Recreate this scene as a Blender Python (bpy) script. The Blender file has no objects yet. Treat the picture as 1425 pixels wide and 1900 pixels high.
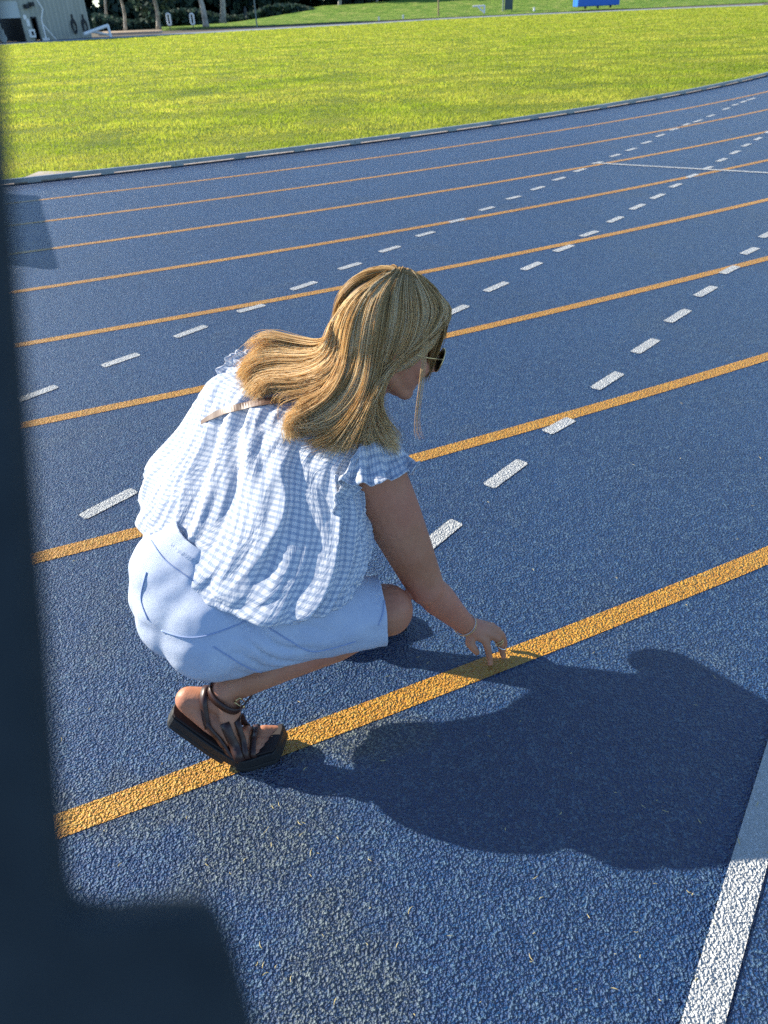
import bpy, bmesh, math, random
import numpy as np
from mathutils import Vector, Matrix, noise
from mathutils.bvhtree import BVHTree
random.seed(7); rng = np.random.default_rng(7)
S = bpy.context.scene
# ------------------------------------------------------------------ camera
FPX, PITCH, ROLL, CH = 1389.08, .59072, -.04703, 1.4452
cR, sR, sP, cP = math.cos(ROLL), math.sin(ROLL), math.sin(PITCH), math.cos(PITCH)
RT = Vector((cR, sR*sP, sR*cP)); UP = Vector((-sR, cR*sP, cR*cP)); FW = Vector((0, cP, -sP))
CAM = Vector((0, 0, CH))
cd = bpy.data.cameras.new('camera'); cam = bpy.data.objects.new('camera', cd); S.collection.objects.link(cam)
cam.matrix_world = Matrix(((RT.x, UP.x, -FW.x, 0), (RT.y, UP.y, -FW.y, 0), (RT.z, UP.z, -FW.z, CH), (0, 0, 0, 1)))
cd.sensor_fit = 'VERTICAL'; cd.sensor_height = 36; cd.lens = 36*FPX/1900
cd.clip_start = .01; cd.clip_end = 3000
cd.dof.use_dof = True; cd.dof.focus_distance = 1.85; cd.dof.aperture_fstop = 6.5
S.camera = cam
# ------------------------------------------------------------------ sky and sun
SUN_EL, SUN_AZ = math.radians(26.5), math.radians(-64.5)
w = bpy.data.worlds.new('World'); S.world = w; w.use_nodes = True
nt = w.node_tree; sky = nt.nodes.new('ShaderNodeTexSky'); sky.sky_type = 'NISHITA'; sky.sun_disc = False
sky.sun_elevation = SUN_EL; sky.sun_rotation = SUN_AZ; sky.air_density = 1.0; sky.dust_density = .1; sky.ozone_density = 2.5
bg = nt.nodes['Background']; bg.inputs[1].default_value = .10
sm0 = nt.nodes.new('ShaderNodeMix'); sm0.data_type = 'RGBA'; sm0.blend_type = 'MULTIPLY'; sm0.inputs[0].default_value = 1; sm0.inputs[7].default_value = (.86, .97, 1.10, 1)
nt.links.new(sky.outputs[0], sm0.inputs[6]); nt.links.new(sm0.outputs[2], bg.inputs[0])
sd = bpy.data.lights.new('sun', 'SUN'); sd.energy = 5; sd.angle = math.radians(.53); sd.color = (1, .92, .78)
sun = bpy.data.objects.new('sun', sd); S.collection.objects.link(sun)
SUNV = Vector((math.sin(SUN_AZ)*math.cos(SUN_EL), math.cos(SUN_AZ)*math.cos(SUN_EL), math.sin(SUN_EL)))
sun.rotation_euler = SUNV.to_track_quat('Z', 'Y').to_euler()
S.view_settings.view_transform = 'Standard'; S.view_settings.look = 'None'; S.view_settings.exposure = 1.15; S.view_settings.gamma = 1
S.render.engine = 'CYCLES'; S.cycles.use_denoising = False

# ------------------------------------------------------------------ helpers
def ray(px, py):
    return RT*((px-712.5)/FPX) + UP*(-(py-950)/FPX) + FW
def Z(px, py, z):
    d = ray(px, py); return CAM + d*((CH-z)/-d.z)
def D(px, py, t): return CAM + ray(px, py)*t
def link(o, parent=None):
    S.collection.objects.link(o)
    if parent is not None: o.parent = parent
    return o
def tag(o, label=None, cat=None, group=None, kind=None):
    if label: o['label'] = label
    if cat: o['category'] = cat
    if group: o['group'] = group
    if kind: o['kind'] = kind
    return o
def mesh(name, verts, faces, mat=None, parent=None, smooth=False):
    m = bpy.data.meshes.new(name); m.from_pydata([tuple(v) for v in verts], [], faces); m.update()
    if mat: m.materials.append(mat)
    if smooth: m.shade_smooth()
    return link(bpy.data.objects.new(name, m), parent)
def empty(name, loc, parent=None):
    o = bpy.data.objects.new(name, None); o.location = loc; o.empty_display_size = .1; return link(o, parent)
def setp(o, parent):
    o.parent = parent; o.matrix_parent_inverse = Matrix.Translation(parent.location).inverted(); return o
class MB:
    def __init__(s): s.v = []; s.f = []
    def add(s, vs, fs):
        n = len(s.v); s.v += [tuple(q) for q in vs]; s.f += [tuple(i+n for i in f) for f in fs]
    def box(s, c, h, X=Vector((1,0,0)), Y=Vector((0,1,0)), Zv=Vector((0,0,1))):
        c = Vector(c); vs = [c+X*(h[0]*a)+Y*(h[1]*b)+Zv*(h[2]*d) for a in (-1,1) for b in (-1,1) for d in (-1,1)]
        s.add(vs, [(0,1,3,2),(4,6,7,5),(0,4,5,1),(2,3,7,6),(0,2,6,4),(1,5,7,3)])
    def tube(s, P, r, n=8, cap=True, squash=None):
        P = [Vector(p) for p in P]; k = len(P)
        if not hasattr(r, '__len__'): r = [r]*k
        ref = None; base = len(s.v); vs = []
        for i in range(k):
            t = (P[min(i+1,k-1)]-P[max(i-1,0)]).normalized()
            if ref is None:
                ref = Vector((0,0,1)) if abs(t.z) < .9 else Vector((1,0,0))
            a = (ref - t*ref.dot(t)).normalized(); b = t.cross(a); ref = a
            for j in range(n):
                q = 2*math.pi*j/n; vs.append(P[i]+(a*math.cos(q)+b*math.sin(q))*r[i])
        fs = [(i*n+j, i*n+(j+1)%n, (i+1)*n+(j+1)%n, (i+1)*n+j) for i in range(k-1) for j in range(n)]
        if cap: fs += [tuple(range(n))[::-1], tuple((k-1)*n+j for j in range(n))]
        s.add(vs, fs)
    def ell(s, c, ax, n=24, m=16):
        """ellipsoid; ax three Vectors (semi axes)"""
        c = Vector(c); vs = [c+ax[2]]
        for i in range(1, m):
            a = math.pi*i/m
            for j in range(n):
                b = 2*math.pi*j/n
                vs.append(c+ax[0]*(math.sin(a)*math.cos(b))+ax[1]*(math.sin(a)*math.sin(b))+ax[2]*math.cos(a))
        vs.append(c-ax[2]); L = len(vs)-1
        fs = [(0, 1+(j), 1+(j+1)%n) for j in range(n)]
        for i in range(m-2):
            for j in range(n):
                fs.append((1+i*n+j, 1+(i+1)*n+j, 1+(i+1)*n+(j+1)%n, 1+i*n+(j+1)%n))
        fs += [(L, 1+(m-2)*n+(j+1)%n, 1+(m-2)*n+j) for j in range(n)]
        s.add(vs, fs)
    def cap(s, a, b, ra, rb, n=20):
        """rounded tapered capsule"""
        a = Vector(a); b = Vector(b); d = (b-a).normalized(); P = []; R = []
        for i in range(6):
            q = math.pi/2*(1-i/6); P.append(a-d*(ra*math.sin(q))); R.append(max(ra*math.cos(q), 1e-4))
        for i in range(5): u = i/4; P.append(a.lerp(b, u)); R.append(ra+(rb-ra)*u)
        for i in range(1, 7):
            q = math.pi/2*(i/6); P.append(b+d*(rb*math.sin(q))); R.append(max(rb*math.cos(q), 1e-4))
        s.tube(P, R, n)
    def limb(s, P, r):
        for i in range(len(P)-1): s.cap(P[i], P[i+1], r[i], r[i+1])
    def build(s, name, mat=None, parent=None, smooth=False):
        return mesh(name, s.v, s.f, mat, parent, smooth)
def remesh(mb, voxel, it, name, mat=None, fac=.5):
    o = mb.build('tmp'); md = o.modifiers.new('r', 'REMESH'); md.mode = 'VOXEL'; md.voxel_size = voxel; md.use_smooth_shade = True
    if it: sm = o.modifiers.new('s', 'SMOOTH'); sm.factor = fac; sm.iterations = it
    dg = bpy.context.evaluated_depsgraph_get(); dg.update()
    m = bpy.data.meshes.new_from_object(o.evaluated_get(dg)); m.name = name
    bpy.data.objects.remove(o)
    m.materials.clear()
    if mat: m.materials.append(mat)
    m.shade_smooth()
    return m
def spline(P, n):
    """Catmull-Rom through P, n samples"""
    P = [Vector(p) for p in P]; k = len(P)-1; out = []
    for i in range(n):
        u = i/(n-1)*k; j = min(int(u), k-1); t = u-j
        p0 = P[max(j-1,0)]; p1 = P[j]; p2 = P[j+1]; p3 = P[min(j+2,k)]
        out.append(.5*((2*p1)+(p2-p0)*t+(2*p0-5*p1+4*p2-p3)*t*t+(3*p1-p0-3*p2+p3)*t**3))
    return out
# ------------------------------------------------------------------ material helpers
def new_mat(name, col=(.5,.5,.5), rough=.6, spec=.5, **kw):
    m = bpy.data.materials.new(name); m.use_nodes = True; b = m.node_tree.nodes['Principled BSDF']
    b.inputs['Base Color'].default_value = (*col, 1); b.inputs['Roughness'].default_value = rough
    b.inputs['Specular IOR Level'].default_value = spec
    for k, v in kw.items(): b.inputs[k.replace('_', ' ')].default_value = v
    return m
class N:
    def __init__(s, m): s.m = m; s.t = m.node_tree; s.b = s.t.nodes['Principled BSDF']; s.tc = s.t.nodes.new('ShaderNodeTexCoord')
    def n(s, typ, inp=None, **kw):
        x = s.t.nodes.new(typ)
        for k, v in kw.items(): setattr(x, k, v)
        for k, v in (inp or {}).items():
            if hasattr(v, 'is_output') : s.t.links.new(v, x.inputs[k])
            else: x.inputs[k].default_value = v
        return x
    def l(s, a, b): s.t.links.new(a, b)
    def noise(s, scale, detail=3, rough=.5, vec=None, dist=0):
        return s.n('ShaderNodeTexNoise', {'Vector': vec or s.tc.outputs['Object'], 'Scale': scale, 'Detail': detail, 'Roughness': rough, 'Distortion': dist}).outputs['Fac']
    def ramp(s, fac, stops, interp='LINEAR'):
        r = s.n('ShaderNodeValToRGB', {'Fac': fac}); e = r.color_ramp; e.interpolation = interp
        while len(e.elements) < len(stops): e.elements.new(.5)
        for i, (p, c) in enumerate(stops):
            e.elements[i].position = p; e.elements[i].color = (*c, 1) if len(c) == 3 else c
        return r.outputs['Color']
    def mix(s, f, a, b, blend='MIX'):
        x = s.n('ShaderNodeMix', data_type='RGBA', blend_type=blend)
        for sock, v in ((x.inputs[0], f), (x.inputs[6], a), (x.inputs[7], b)):
            if hasattr(v, 'is_output'): s.l(v, sock)
            else: sock.default_value = v if not isinstance(v, tuple) else (*v, 1)
        return x.outputs[2]
    def math(s, op, a, b=0, c=None):
        x = s.n('ShaderNodeMath', operation=op)
        for i, v in enumerate((a, b) if c is None else (a, b, c)):
            if hasattr(v, 'is_output'): s.l(v, x.inputs[i])
            else: x.inputs[i].default_value = v
        return x.outputs[0]
    def bump(s, h, dist, strength=1, normal=None):
        b = s.n('ShaderNodeBump', {'Height': h, 'Distance': dist, 'Strength': strength})
        if normal is not None: s.l(normal, b.inputs['Normal'])
        return b.outputs[0]

def granular(name, ca, cb, tip, stain=True, grout=None):
    """rubber granule surface of a running track: rough chips, 2 to 3 mm"""
    m = new_mat(name, ca, .40, .5); q = N(m); o = q.tc.outputs['Object']
    warp = q.n('ShaderNodeTexNoise', {'Vector': o, 'Scale': 160, 'Detail': 1})
    vec = q.n('ShaderNodeVectorMath', {0: warp.outputs['Color'], 1: (.004,.004,.004)}, operation='MULTIPLY').outputs[0]
    vec = q.n('ShaderNodeVectorMath', {0: o, 1: vec}, operation='ADD').outputs[0]
    v1 = q.n('ShaderNodeTexVoronoi', {'Vector': vec, 'Scale': 230, 'Randomness': 1})
    ns = q.noise(185, 1, .4, vec); n2 = q.noise(400, 1, .5); nm = q.noise(85, 2, .6); nl = q.noise(24, 2, .6)
    cid = q.n('ShaderNodeSeparateColor', {'Color': v1.outputs['Color']}).outputs[0]
    h = q.math('ADD', q.math('MULTIPLY', ns, 2.5), q.math('MULTIPLY', cid, .35)); h = q.math('ADD', h, q.math('MULTIPLY', nm, 1.5)); h = q.math('ADD', h, q.math('MULTIPLY', nl, .6))
    h = q.math('SUBTRACT', h, q.math('MULTIPLY', v1.outputs['Distance'], .35))
    h = q.math('ADD', h, q.math('MULTIPLY', n2, .12))
    q.l(q.bump(h, .028, 1), q.b.inputs['Normal'])
    base = q.mix(q.ramp(cid, [(.2, (0,0,0)), (.9, (1,1,1))]), ca, cb)
    big = q.noise(1.3, 4, .6)
    base = q.mix(q.ramp(big, [(.35, (0,0,0)), (.7, (.5,.5,.5))]), base, tuple(c*.75 for c in ca))
    # paler granule tops: sun glints painted into the base colour
    nc = q.math('ADD', q.math('MULTIPLY', ns, .55), q.math('ADD', q.math('MULTIPLY', nm, .25), q.math('MULTIPLY', nl, .2)))
    base = q.mix(q.ramp(nc, [(.5, (0,0,0)), (.62, (.62,.62,.62))]), base, tip)
    if grout:   # blue granules showing through worn paint
        base = q.mix(q.ramp(q.math('ADD', q.math('MULTIPLY', n2, .4), q.math('MULTIPLY', q.noise(330, 2, .5), .6)), [(.30, (1,1,1)), (.38, (0,0,0))]), base, grout)
    if stain:   # dark and yellowish pollen stains in patches
        msk = q.ramp(q.noise(2.1, 4, .65, dist=.6), [(.56, (0,0,0)), (.68, (1,1,1))])
        sx = q.n('ShaderNodeSeparateXYZ', {'Vector': o})
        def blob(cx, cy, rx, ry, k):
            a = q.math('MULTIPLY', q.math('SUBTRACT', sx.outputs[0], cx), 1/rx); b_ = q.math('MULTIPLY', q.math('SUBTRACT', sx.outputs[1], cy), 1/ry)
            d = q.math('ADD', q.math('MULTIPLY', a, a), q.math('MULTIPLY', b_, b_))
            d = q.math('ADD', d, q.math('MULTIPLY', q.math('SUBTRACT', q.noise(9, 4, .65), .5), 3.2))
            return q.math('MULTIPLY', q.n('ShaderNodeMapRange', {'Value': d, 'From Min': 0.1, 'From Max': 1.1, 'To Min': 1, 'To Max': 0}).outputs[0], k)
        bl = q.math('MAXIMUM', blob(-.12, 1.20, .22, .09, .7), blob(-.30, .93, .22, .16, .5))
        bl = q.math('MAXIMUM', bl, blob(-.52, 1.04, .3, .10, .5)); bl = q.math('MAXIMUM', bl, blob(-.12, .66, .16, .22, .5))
        sep = q.n('ShaderNodeSeparateColor', {'Color': msk}).outputs[0]
        tot = q.math('MAXIMUM', bl, q.math('MULTIPLY', sep, .18))
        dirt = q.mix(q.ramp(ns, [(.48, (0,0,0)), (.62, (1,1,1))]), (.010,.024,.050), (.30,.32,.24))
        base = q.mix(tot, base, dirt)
    q.l(base, q.b.inputs['Base Color'])
    return m
TRACK = granular('track_rubber', (.001,.040,.165), (.003,.072,.235), (.16,.285,.40))
ORANGE = granular('orange_paint', (.70,.285,.011), (.86,.43,.02), (.90,.58,.10), False, (.03,.05,.12))
WHITE = granular('white_paint', (.74,.76,.76), (.86,.87,.85), (.92,.92,.90), False, (.10,.16,.28))

# ------------------------------------------------------------------ track geometry
TH, V0, RA, LW = .38852, 1.194, 40.67, 1.07
ct, st = math.cos(TH), math.sin(TH); VC = V0+RA
PH_END = .60                                     # where the bend becomes the straight (right)
def arcpt(rho, s):
    """s = arc length along the bend measured on line A radius; goes straight after PH_END"""
    ph = s/RA
    if ph <= PH_END: u, v = rho*math.sin(ph), VC-rho*math.cos(ph)
    else:
        e = (ph-PH_END)*RA
        u, v = rho*math.sin(PH_END)+e*math.cos(PH_END), VC-rho*math.cos(PH_END)+e*math.sin(PH_END)
    return u*ct-v*st, u*st+v*ct
def band(name, r0, r1, s0, s1, z, mat, n=200):
    vs, fs = [], []
    for i in range(n+1):
        s = s0+(s1-s0)*i/n
        for r_ in (r0, r1): x, y = arcpt(r_, s); vs.append((x, y, z))
        if i: a = 2*i; fs.append((a-2, a-1, a+1, a) if r0 > r1 else (a-2, a, a+1, a-1))
    return mesh(name, vs, fs, mat)
# ground that everything lies on
GM = new_mat('earth', (.12,.10,.07), .95, .2); q = N(GM)
q.l(q.ramp(q.noise(.6, 6, .6), [(.3, (.07,.06,.045)), (.7, (.16,.14,.10))]), q.b.inputs['Base Color'])
tag(mesh('ground', [(-900,-300,-.03),(900,-300,-.03),(900,1500,-.03),(-900,1500,-.03)], [(0,1,2,3)], GM), kind='structure')
tag(band('track_surface', RA+7, RA-8*LW+.02, -46, 140, 0, TRACK, 260), kind='structure')
tag(band('track_surface', RA+7, RA-8*LW+.02, 140, 141, 0, TRACK, 2), kind='structure') if False else None
LWD = .033
for i in range(8):
    r_ = RA-i*LW
    o = band('lane_line', r_+LWD, r_-LWD, -40, 135, .0012, ORANGE, 320); tag(o, kind='structure')
# white curved dashes: positions measured on the ground
def dash_row(pts, wd):
    mb = MB()
    for (x0, y0, x1, y1) in pts:
        a = Z(x0, y0, 0); b = Z(x1, y1, 0); d = (b-a).normalized(); nrm = Vector((-d.y, d.x, 0)); L = (b-a).length
        ring = []
        for (u_, v_) in ((0,-.75),(.05,-1),(.96,-1),(1,-.7),(1,.8),(.95,1),(.04,1),(0,.7)):
            p = a+d*(L*u_)+nrm*(wd*v_); ring.append((p.x, p.y, .0022))
        mb.add(ring, [tuple(range(8))])
    return tag(mb.build('dashed_line', WHITE), kind='structure')
dash_row([(32,744,105,717),(190,680,257,657),(325,626,382,605),(441,579,490,566),(541,538,586,523),(629,500,669,488),(705,468,741,457),(773,439,805,430),(834,413,862,406),(890,391,916,384),(940,370,965,364),(986,353,1009,346),(1027,335,1048,329),(1066,319,1086,313),(1098,304,1118,300)], .027)
dash_row([(1133,291,1150,286),(1162,280,1180,275),(1191,267,1208,262),(1217,254,1233,249),(1243,242,1258,238),(1267,233,1280,229),(1287,227,1303,222),(1312,217,1325,213),(1341,204,1354,200),(1358,196,1370,193),(1374,191,1384,187),(1387,186,1400,182)], .027)
dash_row([(815,590,866,567),(901,541,940,524),(970,501,1003,487),(1030,467,1062,455),(1078,439,1108,429),(1129,413,1154,402),(1171,389,1194,379),(1209,369,1231,360),(1244,348,1263,341),(1275,330,1293,323),(1304,315,1321,309),(1331,300,1347,294),(1356,286,1371,280),(1378,272,1391,267),(1401,260,1412,255),(1420,247,1428,244)], .027)
dash_row([(152,960,250,910),(786,1019,848,968),(906,903,970,856),(1014,803,1060,778),(1103,722,1150,692),(1178,655,1217,630),(1239,598,1276,575),(1293,550,1325,532),(1340,508,1367,494),(1378,472,1404,460),(1412,441,1436,429)], .027)
# thin white line across the lanes
def strip(P, wd, z, mat, name):
    vs, fs = [], []
    for i, p in enumerate(P):
        t = (P[min(i+1,len(P)-1)]-P[max(i-1,0)]).normalized(); nrm = Vector((-t.y, t.x, 0))
        for k in (1,-1): a = p+nrm*(wd*k); vs.append((a.x, a.y, z))
        if i: fs.append((2*i-2, 2*i-1, 2*i+1, 2*i))
    return mesh(name, vs, fs, mat)
a, b = Z(1108,303,0), Z(1425,321,0); b = b+(b-a)*1.5
tag(strip([a.lerp(b, i/20) for i in range(21)], .028, .0032, WHITE, 'white_line'), kind='structure')
a, b = Z(1386,1613,0), Z(1303,1900,0); d = (b-a)
tag(strip([a-d*3.2+d*(i*.25) for i in range(26)], .0315, .0032, WHITE, 'white_line'), kind='structure')

# ------------------------------------------------------------------ aluminium kerb on its concrete footing
RK = RA-8*LW
ALU = new_mat('kerb_metal', (.36,.40,.40), .45, .5, Metallic=.35); q = N(ALU)
q.l(q.ramp(q.noise(3, 5, .7), [(.3,(.25,.28,.29)),(.75,(.44,.47,.46))]), q.b.inputs['Base Color'])
CONC = new_mat('concrete', (.42,.36,.30), .85); q = N(CONC)
q.l(q.ramp(q.noise(14, 5, .7), [(.3,(.26,.20,.17)),(.7,(.56,.48,.42))]), q.b.inputs['Base Color'])
tag(band('concrete_strip', RK+.0, RK-.16, -46, 120, .006, CONC, 260), kind='structure')
kerb = empty('kerb', (*arcpt(RK, 0), 0)); tag(kerb, 'long low grey metal kerb edging the grass infield on raised feet', 'kerb')
def sweep(name, prof, s0, s1, n, mat, parent):
    vs, fs = [], []; k = len(prof)
    for i in range(n+1):
        s = s0+(s1-s0)*i/n
        for (dr, z) in prof: x, y = arcpt(RK+dr, s); vs.append((x, y, z))
        if i:
            for j in range(k): a, b = (i-1)*k+j, (i-1)*k+(j+1)%k; fs.append((a, b, b+k, a+k))
    fs += [tuple(range(k))[::-1], tuple(n*k+j for j in range(k))]
    o = mesh(name, vs, fs, mat); setp(o, parent); return o
PROF = [(-.02,.018),(-.02,.052),(-.028,.060),(-.062,.060),(-.070,.052),(-.070,.018)]
s = -22.0; k = 0
while s < 60:
    L = 3.0
    sweep('rail', PROF, s+.004, s+L-.004, 14, ALU, kerb)
    for e in (s+.02, s+1.0, s+2.0):
        sweep('foot', [(-.016,.005),(-.016,.0175),(-.074,.0175),(-.074,.005)], e-.09, e+.09, 2, ALU, kerb)
    s += L
    k += 1

# ------------------------------------------------------------------ grass infield
GR = new_mat('grass_turf', (.16,.22,.03), .8, .15); q = N(GR)
c1 = q.ramp(q.noise(.35, 6, .65), [(.33,(.13,.20,.025)),(.5,(.30,.345,.035)),(.68,(.44,.42,.07))])
c2 = q.ramp(q.noise(5.5, 5, .7, dist=.4), [(.35,(.35,.5,.25)),(.6,(1,1,1))])
c3 = q.ramp(q.noise(60, 3, .7), [(.3,(.5,.6,.4)),(.7,(1.25,1.2,1.1))])
q.l(q.mix(1, q.mix(.8, c1, c2, 'MULTIPLY'), c3, 'MULTIPLY'), q.b.inputs['Base Color'])
q.l(q.bump(q.math('ADD', q.noise(45, 4, .7), q.math('MULTIPLY', q.noise(6, 3, .6), 2)), .06, 1), q.b.inputs['Normal'])
near = [arcpt(RK-.16, -46+i*1.6) for i in range(116)]
farp = [(120,150),(70,118),(50.5,112),(36,121),(24,126),(12,123),(2,112),(-12,104),(-24,96),(-37,88),(-60,78),(-90,60)]
from mathutils.geometry import tessellate_polygon
near = [p for p in near if p[1] < 118]
poly = [(x, y, .012) for x, y in near]+[(x, y, .012) for x, y in farp]
m_ = mesh('grass_field', poly, [tuple(range(len(poly)))], GR); tag(m_, kind='structure')
bm = bmesh.new(); bm.from_mesh(m_.data); bmesh.ops.triangulate(bm, faces=bm.faces[:]); bm.to_mesh(m_.data); bm.free()
BL = new_mat('grass_blades', (.2,.26,.02), .6, .25); q = N(BL)
at = q.n('ShaderNodeVertexColor', layer_name='tint')
mp = q.n('ShaderNodeMapping', {'Vector': q.tc.outputs['Object'], 'Scale': (.55,1.1,1)}).outputs[0]; patch = q.ramp(q.math('ADD', q.math('MULTIPLY', q.noise(.35, 4, .6, mp), .55), q.math('MULTIPLY', q.noise(2.6, 5, .7, mp, .5), .45)), [(.30,(.09,.18,.02)),(.43,(.28,.39,.03)),(.64,(.52,.53,.085))])
colr = q.mix(1, patch, at.outputs['Color'], 'MULTIPLY')
q.l(colr, q.b.inputs['Base Color'])
tr = q.n('ShaderNodeBsdfTranslucent'); q.l(colr, tr.inputs['Color']); mx = q.n('ShaderNodeMixShader', {0: .6})
q.l(q.b.outputs[0], mx.inputs[1]); q.l(tr.outputs[0], mx.inputs[2]); q.l(mx.outputs[0], q.t.nodes['Material Output'].inputs[0])
def blades(n):
    # blades thin out with distance; every one stands inside the kerb
    pr = rng.uniform(-.64, .68, n); Y = np.exp(rng.uniform(np.log(6.5), np.log(119), n)); X = pr*Y
    U = X*ct+Y*st; Vv = -X*st+Y*ct
    ph = np.arctan2(U, VC-Vv); d1 = RK-np.hypot(U, VC-Vv)
    nx, ny = -math.sin(PH_END), math.cos(PH_END)      # inward normal of the straight
    d2 = (U-RK*math.sin(PH_END))*nx+(Vv-VC+RK*math.cos(PH_END))*ny
    d = np.where((ph <= PH_END) & (ph > -2.5), d1, np.where(Vv > VC, 5., d2))
    far = np.interp(X, [p[0] for p in farp[::-1]], [p[1] for p in farp[::-1]])
    keep = (d > .17) & (Y < far-.3)
    X, Y, d = X[keep], Y[keep], Y[keep]; k = len(X)
    dd = np.maximum(Y-8, 0); sc = 1+dd*.17
    low = np.array([noise.noise(Vector((x*.9, y*.9, 0)))+.5*noise.noise(Vector((x*3, y*3, 5))) for x, y in zip(X, Y)])
    hg = (.018+.026*rng.random(k))*(1+dd*.012)*(.8+.75*low).clip(.25, 2); wd = .0034*sc
    an = rng.random(k)*6.283; le = (rng.random(k)-.1)*.9*hg; a2 = an+1.57+rng.normal(size=k)*.8
    vs = np.zeros((k, 3, 3)); col = np.ones((k, 3, 4))
    vs[:, 0] = np.stack([X-np.cos(an)*wd, Y-np.sin(an)*wd, np.full(k, .01)], 1)
    vs[:, 1] = np.stack([X+np.cos(an)*wd, Y+np.sin(an)*wd, np.full(k, .01)], 1)
    vs[:, 2] = np.stack([X+np.cos(a2)*le, Y+np.sin(a2)*le, .012+hg], 1)
    t = (.85+.3*rng.random(k))*(.94+.35*low).clip(.65, 1.12); yv = rng.random(k)
    for c_, f_ in ((0, t*(1+.2*yv)), (1, t), (2, t*(.8+.3*yv))): col[:, :, c_] = f_[:, None]
    m = bpy.data.meshes.new('grass'); m.vertices.add(k*3); m.vertices.foreach_set('co', vs.reshape(-1))
    m.loops.add(k*3); m.loops.foreach_set('vertex_index', np.arange(k*3)); m.polygons.add(k)
    m.polygons.foreach_set('loop_start', np.arange(k)*3); m.polygons.foreach_set('loop_total', np.full(k, 3)); m.update()
    ca = m.color_attributes.new('tint', 'FLOAT_COLOR', 'POINT'); ca.data.foreach_set('color', col.reshape(-1))
    m.materials.append(BL); o = link(bpy.data.objects.new('grass', m)); return tag(o, kind='stuff')
blades(600000)
# plank cover lying in the grass by the kerb
WD = new_mat('weathered_board', (.45,.38,.30), .85); q = N(WD)
sc = q.n('ShaderNodeMapping', {'Vector': q.tc.outputs['Object'], 'Rotation': (0,0,-.35), 'Scale': (3,40,3)}).outputs[0]
q.l(q.ramp(q.noise(1, 4, .6, sc), [(.35,(.22,.17,.13)),(.65,(.55,.48,.40))]), q.b.inputs['Base Color'])
P4 = [Z(25,337,.03), Z(72,318,.03), Z(152,317,.03), Z(118,327,.03)]
mb = MB(); mb.add(P4+[p-Vector((0,0,.03)) for p in P4], [(0,3,2,1),(4,5,6,7),(0,1,5,4),(1,2,6,5),(2,3,7,6),(3,0,4,7)])
tag(mb.build('drain_cover', WD), 'pale weathered drain cover half overgrown by grass behind the kerb', 'drain cover')
# grass clippings and leaf bits blown onto the track
DB = new_mat('dry_clippings', (.55,.45,.20), .8, .2); m = MB(); r_ = random.Random(4)
for k in range(150):
    px, py = r_.uniform(110, 1425), 420+1480*r_.random()**.7; p = Z(px, py, .004); a = r_.random()*6.28; L = r_.uniform(.004, .016)*(1.3 if k%5 == 0 else 1); c = r_.uniform(-1.5, 1.5); P = []
    for j in range(5): P.append(p.copy()); p = p+Vector((math.cos(a), math.sin(a), r_.uniform(-.1,.25)))*(L/4); a += c/4
    m.tube(P, [.0003, .0007, .0008, .0006, .0002], 4)
tag(m.build('debris', DB), kind='stuff')
# ------------------------------------------------------------------ far side of the field
ASPH = new_mat('path_asphalt', (.2,.23,.28), .9, .2); q = N(ASPH); q.l(q.ramp(q.noise(.8, 5, .6), [(.3,(.16,.21,.30)),(.7,(.30,.32,.36))]), q.b.inputs['Base Color'])
vs, fs = [], []
for i, (x, y) in enumerate(farp[2:]):
    d = math.hypot(x, y); ux, uy = x/d, y/d
    vs += [(x-ux*.5, y-uy*.5, .006), (x+ux*11, y+uy*11, .006)]
    if i: fs.append((2*i-2, 2*i-1, 2*i+1, 2*i))
tag(mesh('path', vs, fs, ASPH), kind='structure')
KC_ = new_mat('pale_kerb', (.55,.56,.54), .8); vs, fs = [], []
for i, (x, y) in enumerate(farp[2:]):
    d = math.hypot(x, y); ux, uy = x/d, y/d
    vs += [(x, y, .02), (x+ux*.5, y+uy*.5, .02), (x, y, .045), (x+ux*.5, y+uy*.5, .045)]
    if i: a = 4*(i-1); fs += [(a, a+4, a+6, a+2), (a+2, a+6, a+7, a+3), (a+1, a+3, a+7, a+5)]
tag(mesh('path_edging', vs, fs, KC_), kind='structure')
BANK = new_mat('bank_grass', (.10,.17,.03), .9, .1); q = N(BANK)
q.l(q.ramp(q.noise(.5, 6, .7), [(.32,(.06,.13,.02)),(.5,(.14,.24,.03)),(.7,(.34,.34,.10))]), q.b.inputs['Base Color'])
q.l(q.bump(q.noise(1.5, 5, .7), .4, 1), q.b.inputs['Normal'])
def dth(px, dep, z):   # ground point at a given distance, below the pixel column
    p = D(px, 60, dep); return V3((p.x, p.y, z))
V3 = Vector
toe = [(300,52),(440,47),(560,42),(640,36),(740,29),(840,21),(1000,13),(1150,8),(1300,2),(1500,-6)]
crest = [(300,49),(440,40),(520,24),(600,10),(660,7),(740,0),(840,-8),(1000,-20),(1150,-26),(1300,-34),(1500,-40)]
def lerp_t(T, x): return float(np.interp(x, [a for a, _ in T], [b_ for _, b_ in T]))
vs, fs = [], []; xs = list(range(300, 1501, 15)); nr = 9
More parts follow.
